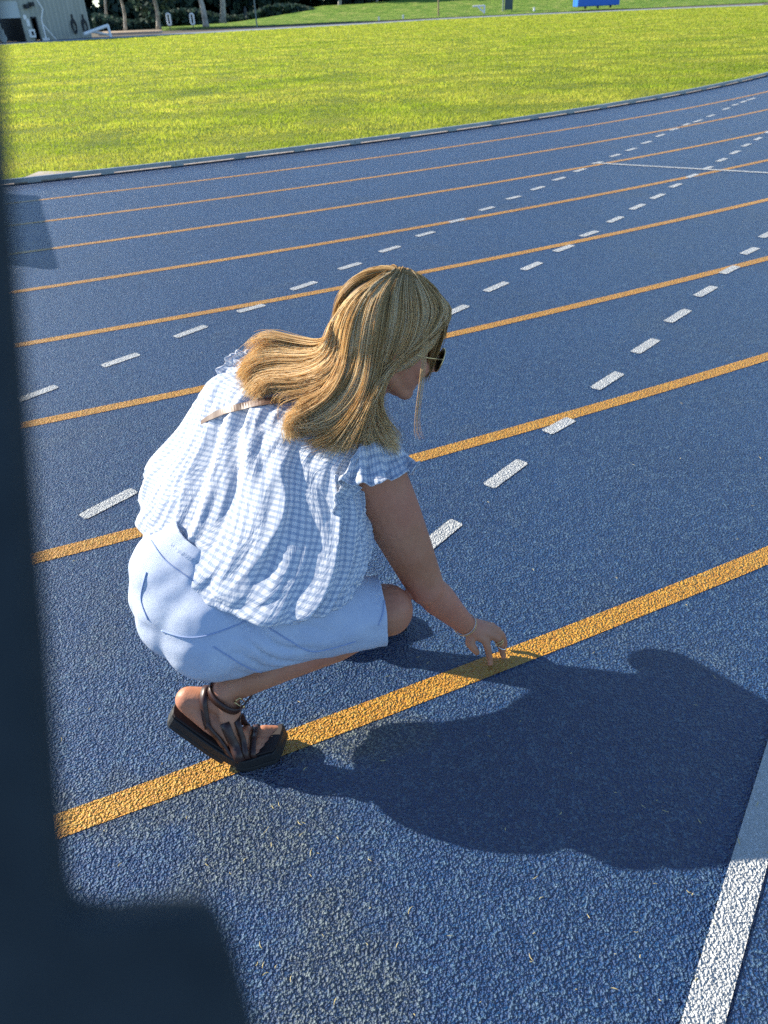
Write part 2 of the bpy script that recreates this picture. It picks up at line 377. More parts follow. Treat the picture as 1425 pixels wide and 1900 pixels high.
for i, x in enumerate(xs):
    y0, y1 = lerp_t(toe, x), lerp_t(crest, x)
    p0 = D(x, y0, 128); p1 = D(x, y1, 158); g0 = V3((p0.x, p0.y, .0))
    vs.append((p0.x*.93, p0.y*.93, .02))
    for j in range(nr):
        t = j/(nr-1); e = t*t*(3-2*t); p = p0.lerp(p1, t); p.z = p0.z*(1-t)+p1.z*t+(e-t)*1.2*max(0, p1.z-p0.z)*.5+noise.noise(V3((p.x*.1, p.y*.1, 0)))*.15*t
        vs.append(p)
    far_ = D(x, y1, 158); far_ = far_+V3((far_.x*.5, far_.y*.5, 0)); vs.append(far_)
    if i:
        for j in range(nr+1): a = (i-1)*(nr+2)+j; b_ = i*(nr+2)+j; fs.append((a, a+1, b_+1, b_))
tag(mesh('bank', vs, fs, BANK, None, True), kind='structure')
DIRT = new_mat('dry_dirt', (.42,.32,.21), .95, .1); q = N(DIRT); q.l(q.ramp(q.noise(.7, 5, .7), [(.3,(.25,.19,.13)),(.7,(.52,.40,.27))]), q.b.inputs['Base Color'])
def patch(name, pts, mat, z=.03, kind='structure'):
    P = [Z(x, y, z) for x, y in pts]; return tag(mesh(name, P, [tuple(range(len(P)))], mat), kind=kind)
patch('dirt', [(190,62),(300,59),(300,55.5),(190,58)], DIRT)
patch('dirt', [(640,37),(745,31),(870,22),(1000,16.5),(1000,14.5),(870,19),(745,27),(655,32)], DIRT, .05)
# --- shed
SH = new_mat('shed_metal', (.36,.37,.33), .6, .3); q = N(SH)
sx = q.n('ShaderNodeSeparateXYZ', {'Vector': q.tc.outputs['Object']}).outputs
wv = q.n('ShaderNodeTexWave', {'Vector': q.n('ShaderNodeMapping', {'Vector': q.tc.outputs['Object'], 'Rotation': (0,0,-1.2)}).outputs[0], 'Scale': .55}).outputs['Fac']
nn = q.noise(.5, 4, .6, q.n('ShaderNodeMapping', {'Vector': q.tc.outputs['Object'], 'Scale': (2,2,.25)}).outputs[0])
q.l(q.mix(.5, q.ramp(nn, [(.3,(.29,.31,.27)),(.7,(.43,.44,.38))]), q.ramp(wv, [(0,(.29,.31,.27)),(1,(.43,.44,.38))])), q.b.inputs['Base Color']); q.l(q.bump(wv, .08, 1), q.b.inputs['Normal'])
DARK = new_mat('dark_interior', (.05,.055,.06), .9, .1); LTP = new_mat('pale_panel', (.45,.50,.50), .6, .3); WPT = new_mat('white_metal_paint', (.8,.8,.77), .5, .4)
A0 = Z(-70, 84.5, 0); B0 = Z(171, 69.5, 0); wu = (B0-A0).normalized(); wn = V3((wu.y, -wu.x, 0)); WL = (B0-A0).length; WH = 8.5
if wn.dot(CAM-A0) < 0: wn = -wn
def wpt(px, py):
    d = ray(px, py); t = (A0-CAM).dot(wn)/d.dot(wn); p = CAM+d*t; return (p-A0).dot(wu), p.z
shed = empty('shed', A0); tag(shed, 'large grey-green corrugated metal shed at the far left edge of the field', 'shed')
def sc_(o): return setp(o, shed)
def wbox(m, u0, u1, z0, z1, d0, d1):
    c = A0+wu*((u0+u1)/2)+wn*((d0+d1)/2)+V3((0,0,(z0+z1)/2)); m.box(c, (abs(u1-u0)/2, abs(d1-d0)/2, abs(z1-z0)/2), wu, wn)
ud0, ud1, zd = 0.8, wpt(44, 50)[0], wpt(40, 33)[1]; us0, us1, zs = wpt(60, 50)[0], wpt(71, 50)[0], wpt(62, 31)[1]
m = MB(); wbox(m, 0, ud0, 0, WH, -.2, 0); wbox(m, ud1, us0, 0, WH, -.2, 0); wbox(m, us1, WL, 0, WH, -.2, 0); wbox(m, ud0, ud1, zd+1.6, WH, -.2, 0); wbox(m, us0, us1, zs, WH, -.2, 0)
sc_(m.build('wall', SH))
m = MB(); wbox(m, WL-.2, WL-.003, 0, WH-.003, -12, -.2); sc_(m.build('side_wall', SH))
m = MB(); wbox(m, -.3, WL+.3, WH+.003, WH+.3, -12, .4); sc_(m.build('roof', LTP))
m = MB(); wbox(m, .003, WL-.21, .02, WH-.1, -6, -5.8); wbox(m, ud1+.8, ud1+1, .02, WH-.1, -5.7, -.21); sc_(m.build('interior_wall', DARK))
m = MB(); wbox(m, ud0, ud1, zd, zd+1.6, -.18, -.06); sc_(m.build('roller_door', LTP))
m = MB(); wbox(m, us0, us0+.12, 0, zs, -.1, .05); wbox(m, us1-.12, us1, 0, zs, -.1, .05); wbox(m, us0, us1, zs-.15, zs-.003, -.1, .05); sc_(m.build('door_frame', DARK))
u_, z_ = wpt(58, 62); m = MB(); wbox(m, u_-.35, u_+.35, z_-.4, z_+.4, .01, .3); bx_ = sc_(m.build('wall_box', WPT))
m = MB(); wbox(m, u_-.15, u_+.15, z_-.2, z_+.2, .301, .32); o = m.build('grille', DARK); o.parent = bx_; o.matrix_parent_inverse = Matrix.Translation(shed.location).inverted() if False else Matrix.Identity(4)
for px, py in ((47,12),(56,8)):
    u_, z_ = wpt(px, py); m = MB(); wbox(m, u_-.22, u_+.22, z_-.2, z_+.2, .01, .45); sc_(m.build('floodlight', DARK))
for px, py, w_, h_ in ((46,32,.2,.22),(52,42,.18,.35)):
    u_, z_ = wpt(px, py); m = MB(); wbox(m, u_-w_, u_+w_, z_-h_, z_+h_, .01, .03); sc_(m.build('notice', WPT))
for px, lab in ((136,'dark coiled hose hung on the shed wall, left one'), (156,'dark coiled hose hung on the shed wall beside its right corner')):
    u_, z_ = wpt(px, 47); m = MB(); c = A0+wu*u_+wn*.12+V3((0,0,z_))
    for k in range(3): m.tube([c+wu*(.35*math.cos(a))*(1-k*.12)+V3((0,0,1))*(.62*math.sin(a)-.1*k)+wn*.05*k for a in [2*math.pi*i/20 for i in range(21)]], .06, 6, False)
    m.tube([c+V3((0,0,1.1)), c+V3((0,0,.5))], .09, 6); tag(m.build('coiled_hose', DARK), lab, 'hose', 'hoses on the shed wall')
# ladder-like trolley standing by the small door and stored things in the bay
m = MB(); c0 = A0+wu*(us1+.1)+wn*.8
m.tube([c0, c0+V3((0,0,2.0))], .09, 6); m.tube([c0+wu*1.3, c0+V3((0,0,1.6))], .08, 6); m.tube([c0+V3((0,0,2.0)), c0+wu*.5+V3((0,0,3.0))], .08, 6); m.tube([c0+wu*.5+V3((0,0,3.0)), c0+V3((0,0,3.9))], .08, 6)
m.box(c0+V3((0,0,.12)), (.3,.3,.12)); tag(m.build('equipment_frame', WPT), 'small white bent metal frame standing by the shed doorway', 'metal frame')
m = MB(); c1 = A0+wu*(ud1-2.6)-wn*2.4
m.box(c1+V3((0,0,.9)), (1.0,.8,.35), wu, wn); m.box(c1+wu*.5+V3((0,0,1.6)), (.45,.6,.4), wu, wn)
for a in (-.7,.7):
    for b_ in (-.7,.7): cc0 = c1+wu*a+wn*b_+V3((0,0,.45)); m.tube([cc0-wn*.15, cc0+wn*.15], .45, 14)
tag(m.build('utility_cart', LTP), 'small grey utility cart parked inside the open shed bay', 'cart')
# --- overturned white goals, low wall, posts
def tubes(name, segs, r, mat, lab, cat, grp=None):
    m = MB()
    for a, b_ in segs: m.tube([a, b_], r, 8)
    return tag(m.build(name, mat), lab, cat, grp)
Dg = 88
g1, g2, g3 = D(156,63,Dg-2), D(200,47,Dg), Z(207,73,0); g3 = D(207,73,Dg)
gm = empty('goal_frame', g3); tag(gm, 'white tipped-over goal frame lying on the far grass in front of the shed', 'goal')
for nm, a, b_, r_ in (('crossbar', g1, g2, .17), ('post', g2, g3, .15), ('brace', D(172,59,Dg), D(204,65,Dg+.1), .12)):
    m = MB(); m.tube([a, b_], r_, 8); setp(m.build(nm, WPT), gm)
Dh = 118; gh = empty('goal_frame', D(898,24,Dh)); tag(gh, 'small white folded goal frame at the foot of the sunny bank', 'goal')
for nm, a, b_, r_ in (('crossbar', D(877,12,Dh), D(899,10.5,Dh), .12), ('post', D(899,10,Dh), D(898.5,25,Dh), .12), ('brace', D(887,13,Dh), D(898,23,Dh), .11)):
    m = MB(); m.tube([a, b_], r_, 8); setp(m.build(nm, WPT), gh)
m = MB(); a, b_ = Z(186,66,0), Z(298,61.5,0); m.box((a+b_)/2+V3((0,0,.12)), ((b_-a).length/2, .3, .13), (b_-a).normalized(), V3((-(b_-a).y, (b_-a).x, 0)).normalized())
tag(m.build('low_wall', CONC), 'long low tan concrete wall in front of the shaded trees', 'low wall')
for x, y0, y1, lab in ((299.5,59,66.5,'white stub post at the end of the low tan wall'), (703,32.5,38,'white stub post at the grass edge below the bank, left of two'), (748,28.5,34.5,'white stub post at the grass edge below the sunny bank'), (991,15,20,'small white stub post at the grass edge left of the blue mat')):
    dd = 108; m = MB(); c = (D(x,y0,dd)+D(x,y1,dd))/2; h = (D(x,y0,dd)-D(x,y1,dd)).length/2; m.box(c, (.11,.11,h)); m.box(c+V3((0,0,h+.03)), (.14,.14,.03)); tag(m.build('stub_post', WPT), lab, 'post', 'stub posts along the far edge')
# --- looped signs on posts
for x, yt, yb, yg, lab in ((313,27,45,56,'white rounded loop on a post, left of two by the trees'), (356.5,27,44,54,'white rounded loop on a post, beside the leaning pale trunk')):
    dd = 112; s0 = 1/FPX*dd; c = D(x, (yt+yb)/2, dd); h = (yb-yt)/2*s0; w_ = 3.1*s0; P = []
    for k in range(25):
        a = 2*math.pi*k/24; P.append(c+RT*(w_*math.cos(a))+V3((0,0,1))*((h-w_)*(1 if math.sin(a) > 0 else -1)*(abs(math.sin(a)) > .01)+w_*math.sin(a)))
    rt = empty('loop_sign', D(x+1, yg, dd)); tag(rt, lab, 'sign', 'loop signs before the trees')
    m = MB(); m.tube(P, .13, 6, False); setp(m.build('loop', WPT), rt); m = MB(); m.tube([c-V3((0,0,h)), D(x+3, yg, dd)], .07, 6); setp(m.build('post', DARK), rt)
# --- poles
GPL = new_mat('grey_pole', (.22,.27,.25), .6, .4)
def pole(x0, x1, yb, dd, r, mat, lab, hh=9):
    b_ = D(x1, yb, dd); t_ = b_+V3((0,0,hh)); m = MB(); m.tube([b_-V3((0,0,.5)), t_], [r, r*.7], 8); m.box(t_+V3((.5,0,0)), (.6,.15,.08)); tag(m.build('lamp_pole', mat), lab, 'pole')
pole(473, 477, 50, 112, .10, GPL, 'thin tall grey pole in front of the shaded bank')
WOODP = new_mat('wood_pole', (.35,.26,.16), .9, .1); pole(812, 813.5, 23, 122, .13, WOODP, 'brown wooden pole standing on the sunlit bank')
pole(934, 933, 19, 124, .12, GPL, 'grey pole beside the dark panel at the bank')
m = MB(); a, b_ = D(936,18.5,124), D(951,17.5,124); c = (a+b_)/2; m.box(c+V3((0,0,1.6)), ((b_-a).length/2, .06, 1.6)); 
for k in (-1,1): m.box(c+V3((k*.55,.0,-.1)), (.05,.08,.3))
tag(m.build('dark_panel', new_mat('panel_grey', (.07,.10,.11), .7)), 'dark upright panel beside the grey pole on the bank', 'panel')
# --- blue landing mat
BLU = new_mat('blue_vinyl', (.02,.16,.62), .45, .4); q = N(BLU); q.l(q.bump(q.noise(2.5, 3, .5), .06, .6), q.b.inputs['Normal'])
Dm = 118; a, b_ = D(1071,13,Dm), D(1149,10.5,Dm); c = (a+b_)/2; c.z = max(c.z, .25); hw = (b_-a).length/2
mt = empty('landing_mat', c); tag(mt, 'big bright blue covered landing mat on the far edge of the field', 'landing mat')
m = MB(); m.box(c+V3((0,1.5,.85)), (hw, 1.6, .80)); o = setp(m.build('cover', BLU), mt); bv = o.modifiers.new('b', 'BEVEL'); bv.width = .12; bv.segments = 3
m = MB(); m.box(c+V3((0,1.5,1.70)), (hw*1.02, 1.7, .05)); setp(m.build('cover_lid', BLU), mt)
for k in (-.6,0,.6): m = MB(); m.box(c+V3((hw*k,.2,-.1)), (.12,.2,.15)); setp(m.build('foot', DARK), mt)
# --- trees
LEAF = new_mat('leaves_dark', (.03,.07,.03), .75, .2); q = N(LEAF); va = q.n('ShaderNodeVertexColor', layer_name='tint'); q.l(va.outputs['Color'], q.b.inputs['Base Color'])
tr = q.n('ShaderNodeBsdfTranslucent'); q.l(va.outputs['Color'], tr.inputs['Color']); mx = q.n('ShaderNodeMixShader', {0: .25})
q.l(q.b.outputs[0], mx.inputs[1]); q.l(tr.outputs[0], mx.inputs[2]); q.l(mx.outputs[0], q.t.nodes['Material Output'].inputs[0])
BARK = new_mat('pale_bark', (.42,.40,.35), .9, .1); q = N(BARK); q.l(q.ramp(q.noise(1.2, 6, .7), [(.35,(.20,.18,.15)),(.6,(.50,.47,.41))]), q.b.inputs['Base Color'])
def leaves(name, cen, rad, size, seed):
    """cen (n,3) points, each becomes a leaf cluster of two crossed quads"""
    r_ = np.random.default_rng(seed); n = len(cen); vs = np.zeros((n, 4, 3)); 
    a = r_.normal(size=(n,3)); a /= np.linalg.norm(a, axis=1)[:,None]; b_ = np.cross(a, r_.normal(size=(n,3))); b_ /= np.linalg.norm(b_, axis=1)[:,None]
    s = size*(.5+r_.random(n))[:,None]
    for k, (p, q_) in enumerate(((-1,-.5),(.3,-1),(1,.4),(-.2,1))): vs[:,k] = cen+a*s*p+b_*s*q_
    m = bpy.data.meshes.new(name); m.vertices.add(n*4); m.vertices.foreach_set('co', vs.reshape(-1)); m.loops.add(n*4); m.loops.foreach_set('vertex_index', np.arange(n*4)); m.polygons.add(n)
    m.polygons.foreach_set('loop_start', np.arange(n)*4); m.polygons.foreach_set('loop_total', np.full(n, 4)); m.update()
    t = .5+r_.random(n); g = r_.random(n); col = np.ones((n,4,4)); col[:,:,0] = (.030*t+.02*g)[:,None]; col[:,:,1] = (.058*t+.025*g)[:,None]; col[:,:,2] = (.052*t)[:,None]  # teal cast of distant haze is put into the leaf colour
    ca = m.color_attributes.new('tint', 'FLOAT_COLOR', 'POINT'); ca.data.foreach_set('color', col.reshape(-1)); m.materials.append(LEAF)
    return link(bpy.data.objects.new(name, m))
def tree(px, pb, lean, dd, r, hgt, lab, seed, cr=(5,5,4)):
    base = D(px, pb, dd); base.z -= .3; top = base+V3((lean, 0, hgt)); rt = empty('tree', base); tag(rt, lab, 'tree', 'trees beyond the field')
    m = MB(); P = spline([base, base.lerp(top,.35)+V3((.25,0,0)), base.lerp(top,.7)+V3((-.15,.2,0)), top], 12); m.tube(P, [r*(1.25 if i == 0 else 1)*(1-.5*i/11) for i in range(12)], 10)
    for k in range(4):
        an = k*1.7+seed; s0 = P[6+k]; m.tube([s0, s0+V3((math.cos(an)*1.5, math.sin(an)*1.5, 1.6)), s0+V3((math.cos(an)*3, math.sin(an)*3, 2.6))], [r*.45, r*.3, r*.12], 6)
    setp(m.build('trunk', BARK, None, True), rt)
    r_ = np.random.default_rng(seed); cl = r_.normal(size=(26,3))*np.array(cr)*.55+np.array(top)+[0,0,1.5]
    cen = cl[r_.integers(0, 26, 2600)]+r_.normal(size=(2600,3))*.95; setp(leaves('crown', cen, 1, .30, seed), rt)
tree(382, 46, -1.2, 118, .48, 8.5, 'pale thick trunk leaning left before the dark trees', 1)
tree(413, 38.5, .5, 124, .52, 9, 'pale straight thick trunk just right of the leaning one', 2)
tree(294, 50, 0, 125, .40, 8, 'dark trunk standing behind the left loop sign', 3)
tree(630, 9, 0, 158, .42, 8, 'pale trunk catching sun on top of the bank', 4)
tree(699, 3, .3, 160, .22, 8, 'slim pale trunk on the bank crest', 5)
tree(232, 52, .4, 128, .3, 7.5, 'dark slender tree between the shed and the loop signs', 6, (4,4,4))
tree(196, 22, .3, 118, .2, 7.5, 'leafy tree whose low sunlit branch hangs beside the shed', 8, (3,3,3))
# the wood behind: one dark mass
n = 60000; r_ = np.random.default_rng(11); pxs = r_.uniform(60, 1150, n); dep = r_.uniform(168, 195, n)
cen = np.array([list(D(x, 20, d_)) for x, d_ in zip(pxs, dep)]); cen[:,2] = r_.uniform(-.5, 17, n)+0
kz = np.array([noise.noise(V3((c_[0]*.09, c_[1]*.05, c_[2]*.16))) for c_ in cen]); cen = cen[kz > -.22]
wood = leaves('wood', cen, 1, .85, 12); tag(wood, kind='stuff')
# hedge line under the wood
n = 16000; pxs = r_.uniform(170, 620, n); dep = r_.uniform(150, 160, n); cen = np.array([list(D(x, 20, d_)) for x, d_ in zip(pxs, dep)]); cen[:,2] = r_.uniform(0, 2.2, n)**1.0+.8*np.sin(cen[:,0]*.3)
tag(leaves('shrubs', cen, 1, .4, 13), kind='stuff')
# walker in the shade
pm = new_mat('dark_clothes', (.05,.06,.07), .9); c = D(457, 36, 122); u3 = RT.copy(); u3.z = 0; u3.normalize(); Zu = V3((0,0,1)); m = MB()
m.limb([c+u3*-.22+Zu*.05, c+Zu*.5-u3*.12, c+Zu*.92], [.06,.08,.10]); m.limb([c+u3*.30+Zu*.05, c+Zu*.5+u3*.16, c+Zu*.92], [.06,.08,.10])
m.limb([c+Zu*.95, c+Zu*1.15, c+Zu*1.42], [.15,.14,.17]); m.limb([c+Zu*1.45, c+Zu*1.55], [.06,.06]); m.ell(c+Zu*1.68, [u3*.10, V3((0,.09,0)), Zu*.125], 12, 10)
m.limb([c+Zu*1.42-u3*.18, c+Zu*1.15-u3*.25, c+Zu*.9-u3*.15], [.06,.05,.04]); m.limb([c+Zu*1.42+u3*.18, c+Zu*1.15+u3*.24, c+Zu*.95+u3*.32], [.06,.05,.04])
pw = empty('person', c); tag(pw, 'distant person in dark clothes walking below the shaded trees', 'person'); o = link(bpy.data.objects.new('body', remesh(m, .04, 2, 'body', pm))); setp(o, pw)
# unseen board, added to cast a shadow over the inner lanes at the left
c = Vector((-4.44, 6.50, 0)); e = Vector((-5.57, 9.28, 0)); m = MB(); a_ = (e-c).normalized(); m.box((c+e)/2+V3((0,0,.68)), ((e-c).length/2, .03, .52), a_, V3((-a_.y, a_.x, 0)))
bd = empty('shadow_board', c); tag(bd, 'dark barrier board on short legs, out of view, added to cast the shadow at the left', 'blocker'); setp(m.build('board', DARK), bd)
for k in (.08,.92): m = MB(); m.box(c.lerp(e,k)+V3((0,0,.10)), (.04,.25,.08)); setp(m.build('leg', DARK), bd)
# ------------------------------------------------------------------ the woman
V = Vector
SKIN = new_mat('skin', (.52,.27,.18), .5, .35, Subsurface_Weight=.05, Subsurface_Scale=.01)
SKIN.node_tree.nodes['Principled BSDF'].inputs['Subsurface Radius'].default_value = (1, .3, .15)
q = N(SKIN); mk = q.ramp(q.noise(9, 4, .6), [(.35,(.43,.175,.09)),(.65,(.53,.245,.14))])
q.l(q.mix(q.ramp(q.noise(3.5, 3, .6), [(.45,(0,0,0)),(.7,(.6,.6,.6))]), mk, (.56,.20,.14)), q.b.inputs['Base Color']); q.l(q.bump(q.noise(48, 3, .6), .003, .5), q.b.inputs['Normal']); 
woman = empty('person', (-.3, 1.2, 0))
tag(woman, 'blonde woman squatting with fingers on the orange lane line, checked blouse, denim shorts', 'person')
def child(o, parent=woman):
    o.parent = parent; o.matrix_parent_inverse = Matrix.Translation(woman.location).inverted() if parent is woman else Matrix(); return o
# skeleton
SHF = V((.012,-.040,.033))
PEL = V((-.42,1.37,.33))+SHF; HR = V((-.385,1.28,.305))+SHF; HL = V((-.45,1.46,.31))+SHF; KR = V((-.005,1.32,.285)); KL = V((-.085,1.65,.43))
AR = V((-.385,1.20,.168)); AL = V((-.13,1.53,.09))
WA = V((-.36,1.465,.425)); CHS = V((-.23,1.53,.56)); NB = V((-.12,1.57,.67)); HC = V((.037,1.526,.85))
SR = Z(692,877,.585); SL = V((-.26,1.665,.68)); EL = V((.092,1.378,.300)); WR = V((.196,1.447,.112))
ELL = V((-.12,1.80,.47)); WRL = V((.0,1.70,.37))
# head frame
HF = V((.86,.26,-.42)).normalized(); HU = V((.36,.10,.92)); HU = (HU-HF*HU.dot(HF)).normalized(); HR_ = HF.cross(HU)
def hp(f, u, r): return HC+HF*f+HU*u+HR_*r
b = MB()
# trunk
b.ell(PEL, [V((.09,0,0)), V((0,.11,0)), V((0,0,.07))])
b.limb([PEL, WA, CHS, NB], [.085,.080,.100,.06]); b.ell(D(326,1000,1.76), [V((.062,0,0)), V((0,.062,0)), V((0,0,.062))])
b.limb([SR, NB, SL], [.058,.06,.058])
b.limb([NB, hp(-.03,-.10,0), hp(-.02,-.03,0)], [.052,.052,.055])
# legs
b.limb([HR, HR.lerp(KR,.5), KR], [.05,.06,.062]); b.limb([HL, HL.lerp(KL,.5), KL], [.05,.06,.06])
def shin(K, A, back, sc=1):
    m = K.lerp(A, .32)+back*.012
    b.limb([K, m, K.lerp(A,.65)+back*.004, A], [.052*sc,.053*sc,.042*sc,.031*sc])
shin(KR, AR, V((-.2,.1,-1)).normalized(), 1.0); shin(KL, AL, V((-1,-.2,.1)).normalized())
b.ell(KR+V((.012,.0,-.01)), [V((.05,.015,0)), V((0,.05,0)), V((0,0,.055))])
# right arm
b.limb([SR, SR.lerp(EL,.35), SR.lerp(EL,.7), EL], [.072,.066,.055,.044])
FA = EL.lerp(WR,.3)
b.limb([EL, FA, EL.lerp(WR,.65), WR], [.040,.042,.034,.0275])
b.ell(EL+V((-.012,-.018,-.004)), [V((.024,0,0)), V((0,.022,0)), V((0,0,.024))])
# left arm (behind the body, hand on the left knee)
b.limb([SL, SL.lerp(ELL,.5), ELL, ELL.lerp(WRL,.4), WRL], [.055,.045,.036,.036,.025])
b.limb([WRL, WRL+V((.05,-.04,-.03))], [.026,.02])
# head: skull, face, jaw, nose, lips, ear, neck muscles
def he(f,u,r,af,au,ar): b.ell(hp(f,u,r), [HF*af, HR_*ar, HU*au])
he(-.018,.025,0,.098,.088,.074); he(.028,-.025,0,.062,.078,.060); he(.045,-.070,0,.040,.036,.040); he(.068,-.093,0,.020,.018,.020)
he(.058,.045,0,.036,.040,.052)
b.limb([hp(-.02,-.05,.052), hp(.05,-.085,.026)], [.018,.016]); b.limb([hp(-.02,-.05,-.052), hp(.05,-.085,-.026)], [.018,.016])
b.limb([hp(.086,.018,0), hp(.108,-.022,0)], [.008,.012]); he(.098,-.026,.010,.010,.008,.008); he(.098,-.026,-.010,.010,.008,.008)
b.limb([hp(.082,-.052,-.016), hp(.090,-.052,0), hp(.082,-.052,.016)], [.005,.0065,.005]); b.limb([hp(.080,-.062,-.014), hp(.087,-.062,0), hp(.080,-.062,.014)], [.005,.007,.005])
for sg in (1,-1):
    he(.052,-.02,.040*sg,.03,.026,.022)
    e_ = [hp(-.012,.022,.078*sg), hp(-.026,.018,.084*sg), hp(-.030,0,.083*sg), hp(-.018,-.022,.076*sg), hp(-.008,-.030,.073*sg)]
    b.limb(e_, [.006,.0065,.006,.006,.005]); he(-.015,-.003,.072*sg,.012,.022,.006)
# right hand: palm, five fingers resting on the line
K = [Z(901,1189,.068), Z(912,1179,.076), Z(919,1170,.079), Z(914,1163,.076)]
for k_ in K: b.limb([WR.lerp(k_,.12), WR.lerp(k_,.6), k_], [.0215,.0160,.0108])
b.limb([WR+V((.006,0,-.004)), (K[0]+K[3])/2+V((-.008,0,-.010))], [.022,.016])
def finger(k, mid, dist_, tip, r): b.limb([k, mid, dist_, tip], [r*1.15, r*1.0, r*.9, r*.78])
F1 = [K[1], Z(925,1187,.060), Z(930,1203,.034), Z(934,1219,.008)]
finger(K[0], Z(905,1203,.050), Z(908,1218,.028), Z(910,1231,.007), .0098)
finger(*F1, .0094)
finger(K[2], Z(931,1177,.064), Z(936,1192,.040), Z(935,1207,.016), .0092)
finger(K[3], Z(925,1168,.060), Z(931,1180,.038), Z(930,1193,.020), .0074)
b.limb([WR.lerp(K[0],.30)+V((0,-.004,-.010)), Z(872,1194,.068), Z(880,1205,.052), Z(885,1211,.040)], [.0145,.0125,.0100,.0080])
for c_, r_ in ((Z(910,1231,.0135), .0050), (Z(934,1219,.0145), .0048)): b.ell(c_+V((-.003,-.0045,0)), [V((r_,0,0)), V((0,.0028,0)), V((0,0,r_*1.3))], 10, 8)
# right foot, heel raised; toes flat
HEEL = V((-.497,1.205,.125)); BALL = V((-.352,1.150,.046)); TOE = V((-.292,1.158,.043))
FR = V((.18,.98,0)).normalized()      # towards her left side
b.limb([HEEL+V((.028,-.004,.022)), AR+V((-.008,0,-.03)), AR], [.030,.030,.031])
b.limb([HEEL+V((.03,-.007,.016)), HEEL.lerp(BALL,.55)+V((.0,0,.012)), BALL+V((0,0,.004))], [.028,.026,.024])
b.limb([AR+V((.005,0,-.012)), BALL+V((-.02,.0,.026)), BALL+FR*.018], [.031,.021,.018])
b.limb([BALL-FR*.022, BALL+FR*.028], [.019,.021])
for j in range(5):
    o_ = (-.034+.0165*j); L_ = (.048,.058,.066,.072,.076)[j]; r_ = (.0075,.008,.0082,.0085,.0125)[j]
    fd = (TOE-BALL); fd.z = 0; fd.normalize(); p0 = BALL+FR*o_*.9+V((0,0,-.002))
    b.limb([p0, p0+fd*L_*.55+V((0,0,.006)), p0+fd*L_+V((0,0,-.004))], [r_*1.15, r_, r_])
# left foot flat
LT, LH = V((.010,1.590,.03)), V((-.185,1.515,.035)); LD = (LT-LH).normalized(); LS = V((-LD.y, LD.x, 0))
b.limb([LH+V((0,0,.01)), LH.lerp(LT,.5)+V((0,0,.012)), LT-LD*.03], [.030,.028,.022]); b.limb([AL, LH.lerp(LT,.25)+V((0,0,.02))], [.033,.03])
for j in range(5): p0 = LT-LD*.05+LS*(-.03+.015*j); b.limb([p0, p0+LD*(.04+.004*j)], [.009,.008])
body = link(bpy.data.objects.new('body', remesh(b, .0032, 4, 'body', SKIN))); child(body)
P0 = D(380,1100,1.745)
for v in body.data.vertices:
    c = v.co; wx = min(1, max(0, (-.16-c.x)/.2)); wx = wx*wx*(3-2*wx); wz = min(1, max(0, (c.z-.21)/.07)); wh = 1-min(1, max(0, (c.z-.52)/.08))
    if wx*wz*wh > 0: v.co -= FW*((c-P0).dot(FW)*.40*wx*wz*wh)

# ------------------------------------------------------------------ denim shorts
DEN = new_mat('pale_denim', (.44,.55,.76), .85, .15); q = N(DEN); o_ = q.tc.outputs['Object']
tw = q.n('ShaderNodeTexWave', {'Vector': q.n('ShaderNodeMapping', {'Vector': o_, 'Rotation': (.6,.2,.9)}).outputs[0], 'Scale': 260, 'Distortion': 1.5, 'Detail': 1}).outputs['Fac']
cc = q.ramp(q.noise(11, 5, .65), [(.3,(.42,.49,.64)),(.7,(.56,.62,.73))])
q.l(q.mix(q.math('MULTIPLY', tw, .22), cc, (.74,.78,.84)), q.b.inputs['Base Color'])
q.l(q.bump(q.math('ADD', q.math('MULTIPLY', tw, .25), q.noise(38, 4, .6)), .003, .6), q.b.inputs['Normal'])
b = MB()
PF = V((.95,.31,0)); PR = V((.31,-.95,0))            # pelvis forward and right
b.ell(V((-.455,1.40,.340))+SHF, [V((.144,.02,.05)), V((-.03,.178,0)), V((-.05,0,.152))], 32, 24)
b.ell(V((-.490,1.405,.305))+SHF, [V((.130,0,0)), V((0,.12,0)), V((0,0,.122))]); b.ell(V((-.47,1.335,.305))+SHF, [V((.120,0,0)), V((0,.128,0)), V((0,0,.124))]); b.ell(V((-.495,1.47,.315))+SHF, [V((.118,0,0)), V((0,.120,0)), V((0,0,.122))])
KRs = KR+V((-.005,-.002,-.002))
b.limb([HR+V((-.02,0,-.012)), HR.lerp(KR,.35)+V((0,-.0,-.005)), HR.lerp(KR,.72), KRs], [.124,.106,.090,.078])
b.limb([HL, HL.lerp(KL,.5), HL.lerp(KL,.85)], [.118,.10,.088])
shm = remesh(b, .006, 34, 'shorts', DEN)
bm = bmesh.new(); bm.from_mesh(shm)
def cut(bm, co, no): bmesh.ops.bisect_plane(bm, geom=bm.verts[:]+bm.edges[:]+bm.faces[:], plane_co=co, plane_no=no, clear_outer=True)
WN = V((.42,.16,.89)).normalized(); WC = V((-.43,1.41,.425))+SHF+WN*.028

